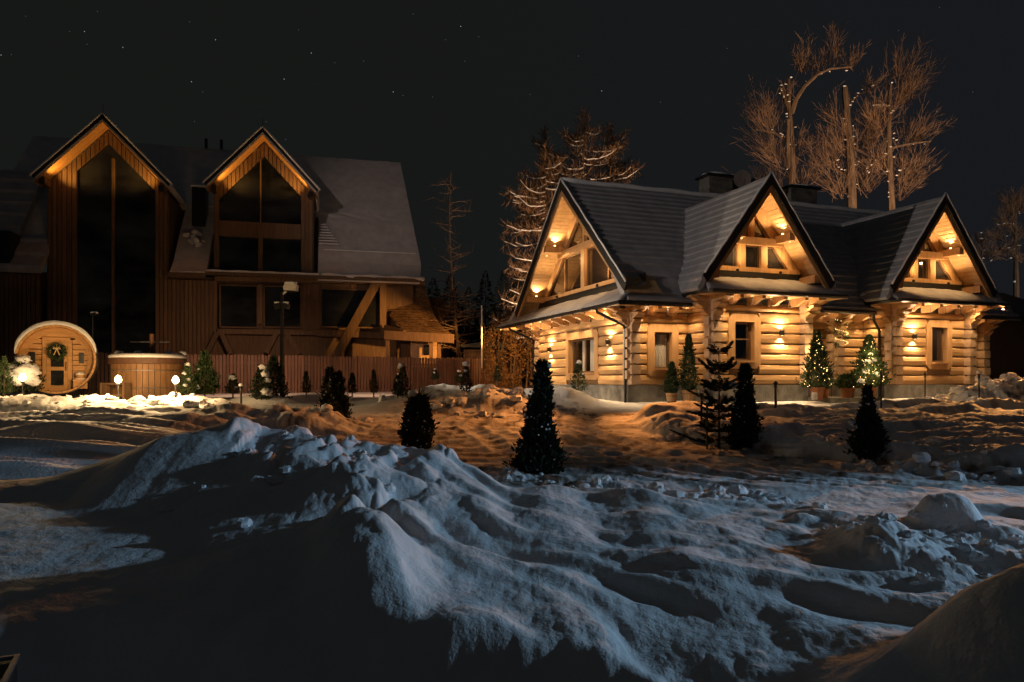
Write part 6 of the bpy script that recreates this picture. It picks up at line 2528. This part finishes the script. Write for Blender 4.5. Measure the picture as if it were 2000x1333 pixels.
# dark shed behind the fence
sh = thing('garden_shed', 'low dark shed with a shallow roof behind the right end of the fence', 'shed', P(960, 720, 36.0) - Vector((0, 0, .6)))
k = 36 / F
bm = MB()
bm.box((0, 0, .75), (105 * k, 1.6, 1.5))
bm.build('wall', MT['dark_wood'], sh)
bm = MB()
bm.prism([(-56 * k, -1.1, 1.62), (56 * k, -1.1, 1.55), (56 * k, -1.1, 1.75), (0, -1.1, 1.95), (-56 * k, -1.1, 1.72)], (0, 2.2, 0))
bm.build('roof', MT['barge'], sh)
# thin post by the hedge
pp = thing('marker_pole', 'thin pale pole standing before the brown hedge', 'pole', P(941, 690, 33.0) - Vector((0, 0, .4)))
bm = MB()
bm.tube([(0, 0, -.3), (0, 0, 2.6)], .03, 6)
bm.build('shaft', MT['white_metal'], pp)

# unseen lamps added under the cottage eaves, the corner ones assumed from orange light
yl = thing('added_yard_lamp', 'assumed orange sodium lamp added unseen under the eave at the cottage rear corner', 'wall lamp', W2(-0.35, 8.9, 2.75), TH)  # unseen lamp added to throw orange light on hedge and annex
bm = MB()
bm.box((0, 0, .06), (.18, .12, .1))
bm.build('housing', MT['black'], yl)
light('added_yard_beam', 'SPOT', (-.06, .0, -.04), E_SODIUM * 1.5, (1.0, .46, .11), yl, .08, (-4.0, 7.2, .6), 40, .6)
light('added_hedge_beam', 'SPOT', (0, .1, -.06), 420, (1.0, .48, .13), yl, .08, (1.5, 3.0, -.1), 120, .6)
yl2 = thing('added_yard_lamp', 'assumed orange sodium lamp added unseen under the eave at the cottage front corner', 'wall lamp', W2(-0.55, -0.6, 2.86), TH)  # unseen lamp assumed from the orange light across the yard snow
bm = MB()
bm.box((0, 0, .04), (.18, .12, .08))
bm.build('housing', MT['black'], yl2)
light('added_yard_beam', 'SPOT', (-.04, -.02, -.04), E_SODIUM, (1.0, .335, .075), yl2, .08, (-8.0, -3.6, -2.9), 62, .8)
light('added_yard_beam', 'SPOT', (-.02, -.04, -.04), E_SODIUM * .55, (1.0, .335, .075), yl2, .08, (-1.2, -6.0, -5.0), 50, .9)
yl3 = thing('added_yard_lamp', 'added orange fill lamp under the eave at the far right corner of the right-hand bay', 'wall lamp', W2(BAYS[1][1] + .88, -1.75, 3.22), TH)  # lamp added to brighten the planting bed
bm = MB()
bm.box((0, 0, .04), (.16, .12, .08))
bm.build('housing', MT['black'], yl3)
light('added_yard_beam', 'SPOT', (0, -.02, -.04), 5200, (1.0, .42, .12), yl3, .08, (-9.8, -7.4, -3.6), 66, .9)
for lb, (x, y), tg, w in (('added unseen uplight behind the cottage at the foot of the larches', (2.6, 34.4), (1.0, 5.6, 9.5), 1.0),
                          ('added unseen uplight beside the cottage end, aimed at the pollarded trees', (22.0, 26.5), (-4.6, 11.5, 10.0), 2.0), ('added unseen uplight beyond the frame under the far right tree', (33.5, 35.0), (-2.2, 9.0, 6.0), .25)):
    ff = thing('added_tree_light', lb, 'floodlight', (x, y, gz(x, y)))  # unseen lamp added to light the trees from below
    bm = MB()
    bm.box((0, 0, .12), (.3, .2, .24))
    bm.build('housing', MT['black'], ff)
    light('tree_beam', 'SPOT', (0, 0.05, .32), E_UP * w * (.65 if w == 1.0 else 1), (1.0, .62, .36) if w > .5 else (1.0, .8, .62), ff, .06, tg, 62 if w >= 2 else 100, .7)

# low dark outbuilding beyond the right end
ob = thing('outbuilding', 'dark outbuilding with a low roof at the right edge beyond the cottage', 'building', (24.5, 35.0, .95), .2)
bm = MB()
bm.box((0, 2, 1.7), (7, 4, 3.8))
bm.build('wall', MT['dark_wood'], ob)
bm = MB()
bm.prism([(-3.9, -.4, 3.55), (3.9, -.4, 3.55), (3.9, 4.4, 5.4), (-3.9, 4.4, 5.4)], (0, 0, .2))
bm.build('roof', MT['barge'], ob)

# metal-edged crate at the lower left corner
cr = thing('metal_crate', 'corner of a metal-edged crate with a lantern on it, lower left corner', 'crate', (-2.62, 3.28, -0.42), .45)
bm = MB()
bm.box((0, 0, .31), (.50, .60, .58))
bm.build('body', MT['black'], cr)
bm = MB()
for (x, y, dx, dy) in ((0, -.3, .52, .02), (0, .3, .52, .02), (-.25, 0, .02, .58), (.25, 0, .02, .58)):
    bm.box((x, y, .615), (dx, dy, .02))
bm.build('rim', MT['steel'], cr)
la = thing('crate_lantern', 'pale round lantern standing on the crate in the lower left corner', 'lantern', (-2.66, 3.34, .18), .45)
bm = MB()
bm.lathe([(.05, 0), (.06, .02), (.02, .05), (.012, .20)], (0, 0, 0), 12)
bm.build('stand', MT['steel'], la)
bm = MB()
bm.blob((0, 0, .25), .055, 2, 14, 10, amp=0)
bm.build('globe', MT['white_metal'], la, True)

# ------------------------------------------------------------------ loose clods of snow
def clods(name, n, f, r0, r1, label, seed):
    rd = random.Random(seed)
    bm = MB()
    for i in range(n):
        x, y = f(rd)
        r = r0 + (r1 - r0) * rd.random() ** 3
        z = gz(x, y)
        bm.blob((x, y, z + r * .25), r, i * 1.37 + seed, 8, 6, amp=.35, sq=(rd.uniform(.8, 1.5), rd.uniform(.8, 1.3), rd.uniform(.6, .9)), fr=2.2)
    o = bm.build(name, MT['snow'], None, False)
    o['kind'] = 'stuff'
    o['label'] = label
    return o


def near_row(rd):
    x = rd.uniform(-1.0, 3.6)
    return x, float(np.interp(x, [-1.2, 0, 1.0, 2.5, 4.5], [11.8, 11.2, 10.2, 9.3, 8.7])) + rd.gauss(0, .3)


def bank_top(rd):
    x = rd.uniform(-3.8, -1.2)
    return x, float(np.interp(x, CRX, CRY)) - abs(rd.gauss(0, 1.3)) + .15


def far_row(rd):
    x = rd.uniform(5.5, 9.0)
    return x, float(np.interp(x, [4.5, 6, 8, 12], [12.6, 11.6, 10.6, 9.9])) + rd.gauss(0, .25)


def right_patch(rd):
    return rd.uniform(3.0, 5.5), rd.gauss(6.4, .6)


def heap(rd):
    return rd.gauss(-.6, 1.2), rd.gauss(20.3, .7)


def heap2(rd):
    return rd.gauss(-8.5, 2.2), rd.gauss(17.7, .5)


clods('snow_clods', 70, near_row, .03, .12, 'clods of snow along the near edge of the road', 1)
clods('snow_clods', 30, bank_top, .02, .08, 'clods of snow on the foreground bank', 2)
clods('snow_clods', 80, far_row, .03, .14, 'clods of snow along the bed on the right', 3)
clods('snow_clods', 90, right_patch, .02, .08, 'broken snow beside the road at the right', 4)
clods('snow_clods', 160, heap, .03, .17, 'rough snow heap at the cottage end of the fence', 5)
def heap3(rd):
    return rd.gauss(15.6, 1.5), rd.gauss(21.4, .45)


def bed_edge(rd):
    x = rd.uniform(3.2, 9.5)
    return x, float(np.interp(x, [2.9, 3.3, 4.8, 6.6, 7.9, 12], [17.2, 15.3, 13.4, 11.7, 11.0, 10.2])) + abs(rd.gauss(0, .9))


clods('snow_clods', 170, heap3, .03, .17, 'rough snow heap by the right corner of the cottage', 7)
clods('snow_clods', 90, bed_edge, .02, .13, 'lumps of snow on the planting bed', 8)
clods('snow_clods', 90, heap2, .03, .16, 'rough snow in front of the hot tub', 6)

# ------------------------------------------------------------------ stars
def stars(pts, m, r):
    bm = MB()
    D_ = 2500.0
    for (x, y) in pts:
        c = P(x, y, D_)
        bm.blob(c, r * .75, 0, 6, 4, amp=0)
    o = bm.build('stars', MT[m])
    o['kind'] = 'stuff'
    o['label'] = 'scattered stars in the night sky'


stars([(165, 62), (240, 93), (421, 78), (374, 160), (608, 104), (2, 108), (900, 52), (768, 180), (1175, 178), (1830, 218), (555, 155)], 'star', 1.9)
stars([(136, 62), (190, 23), (583, 59), (654, 123), (710, 120), (396, 180), (787, 187), (845, 190), (807, 28), (22, 107), (170, 87), (50, 32), (370, 43), (380, 238), (520, 238), (1035, 185), (1290, 200),
       (1300, 395), (1755, 60), (1835, 15), (1720, 152), (870, 78), (908, 120), (935, 72), (558, 273), (1130, 110), (1420, 95), (1900, 180)], 'star_dim', 1.8)
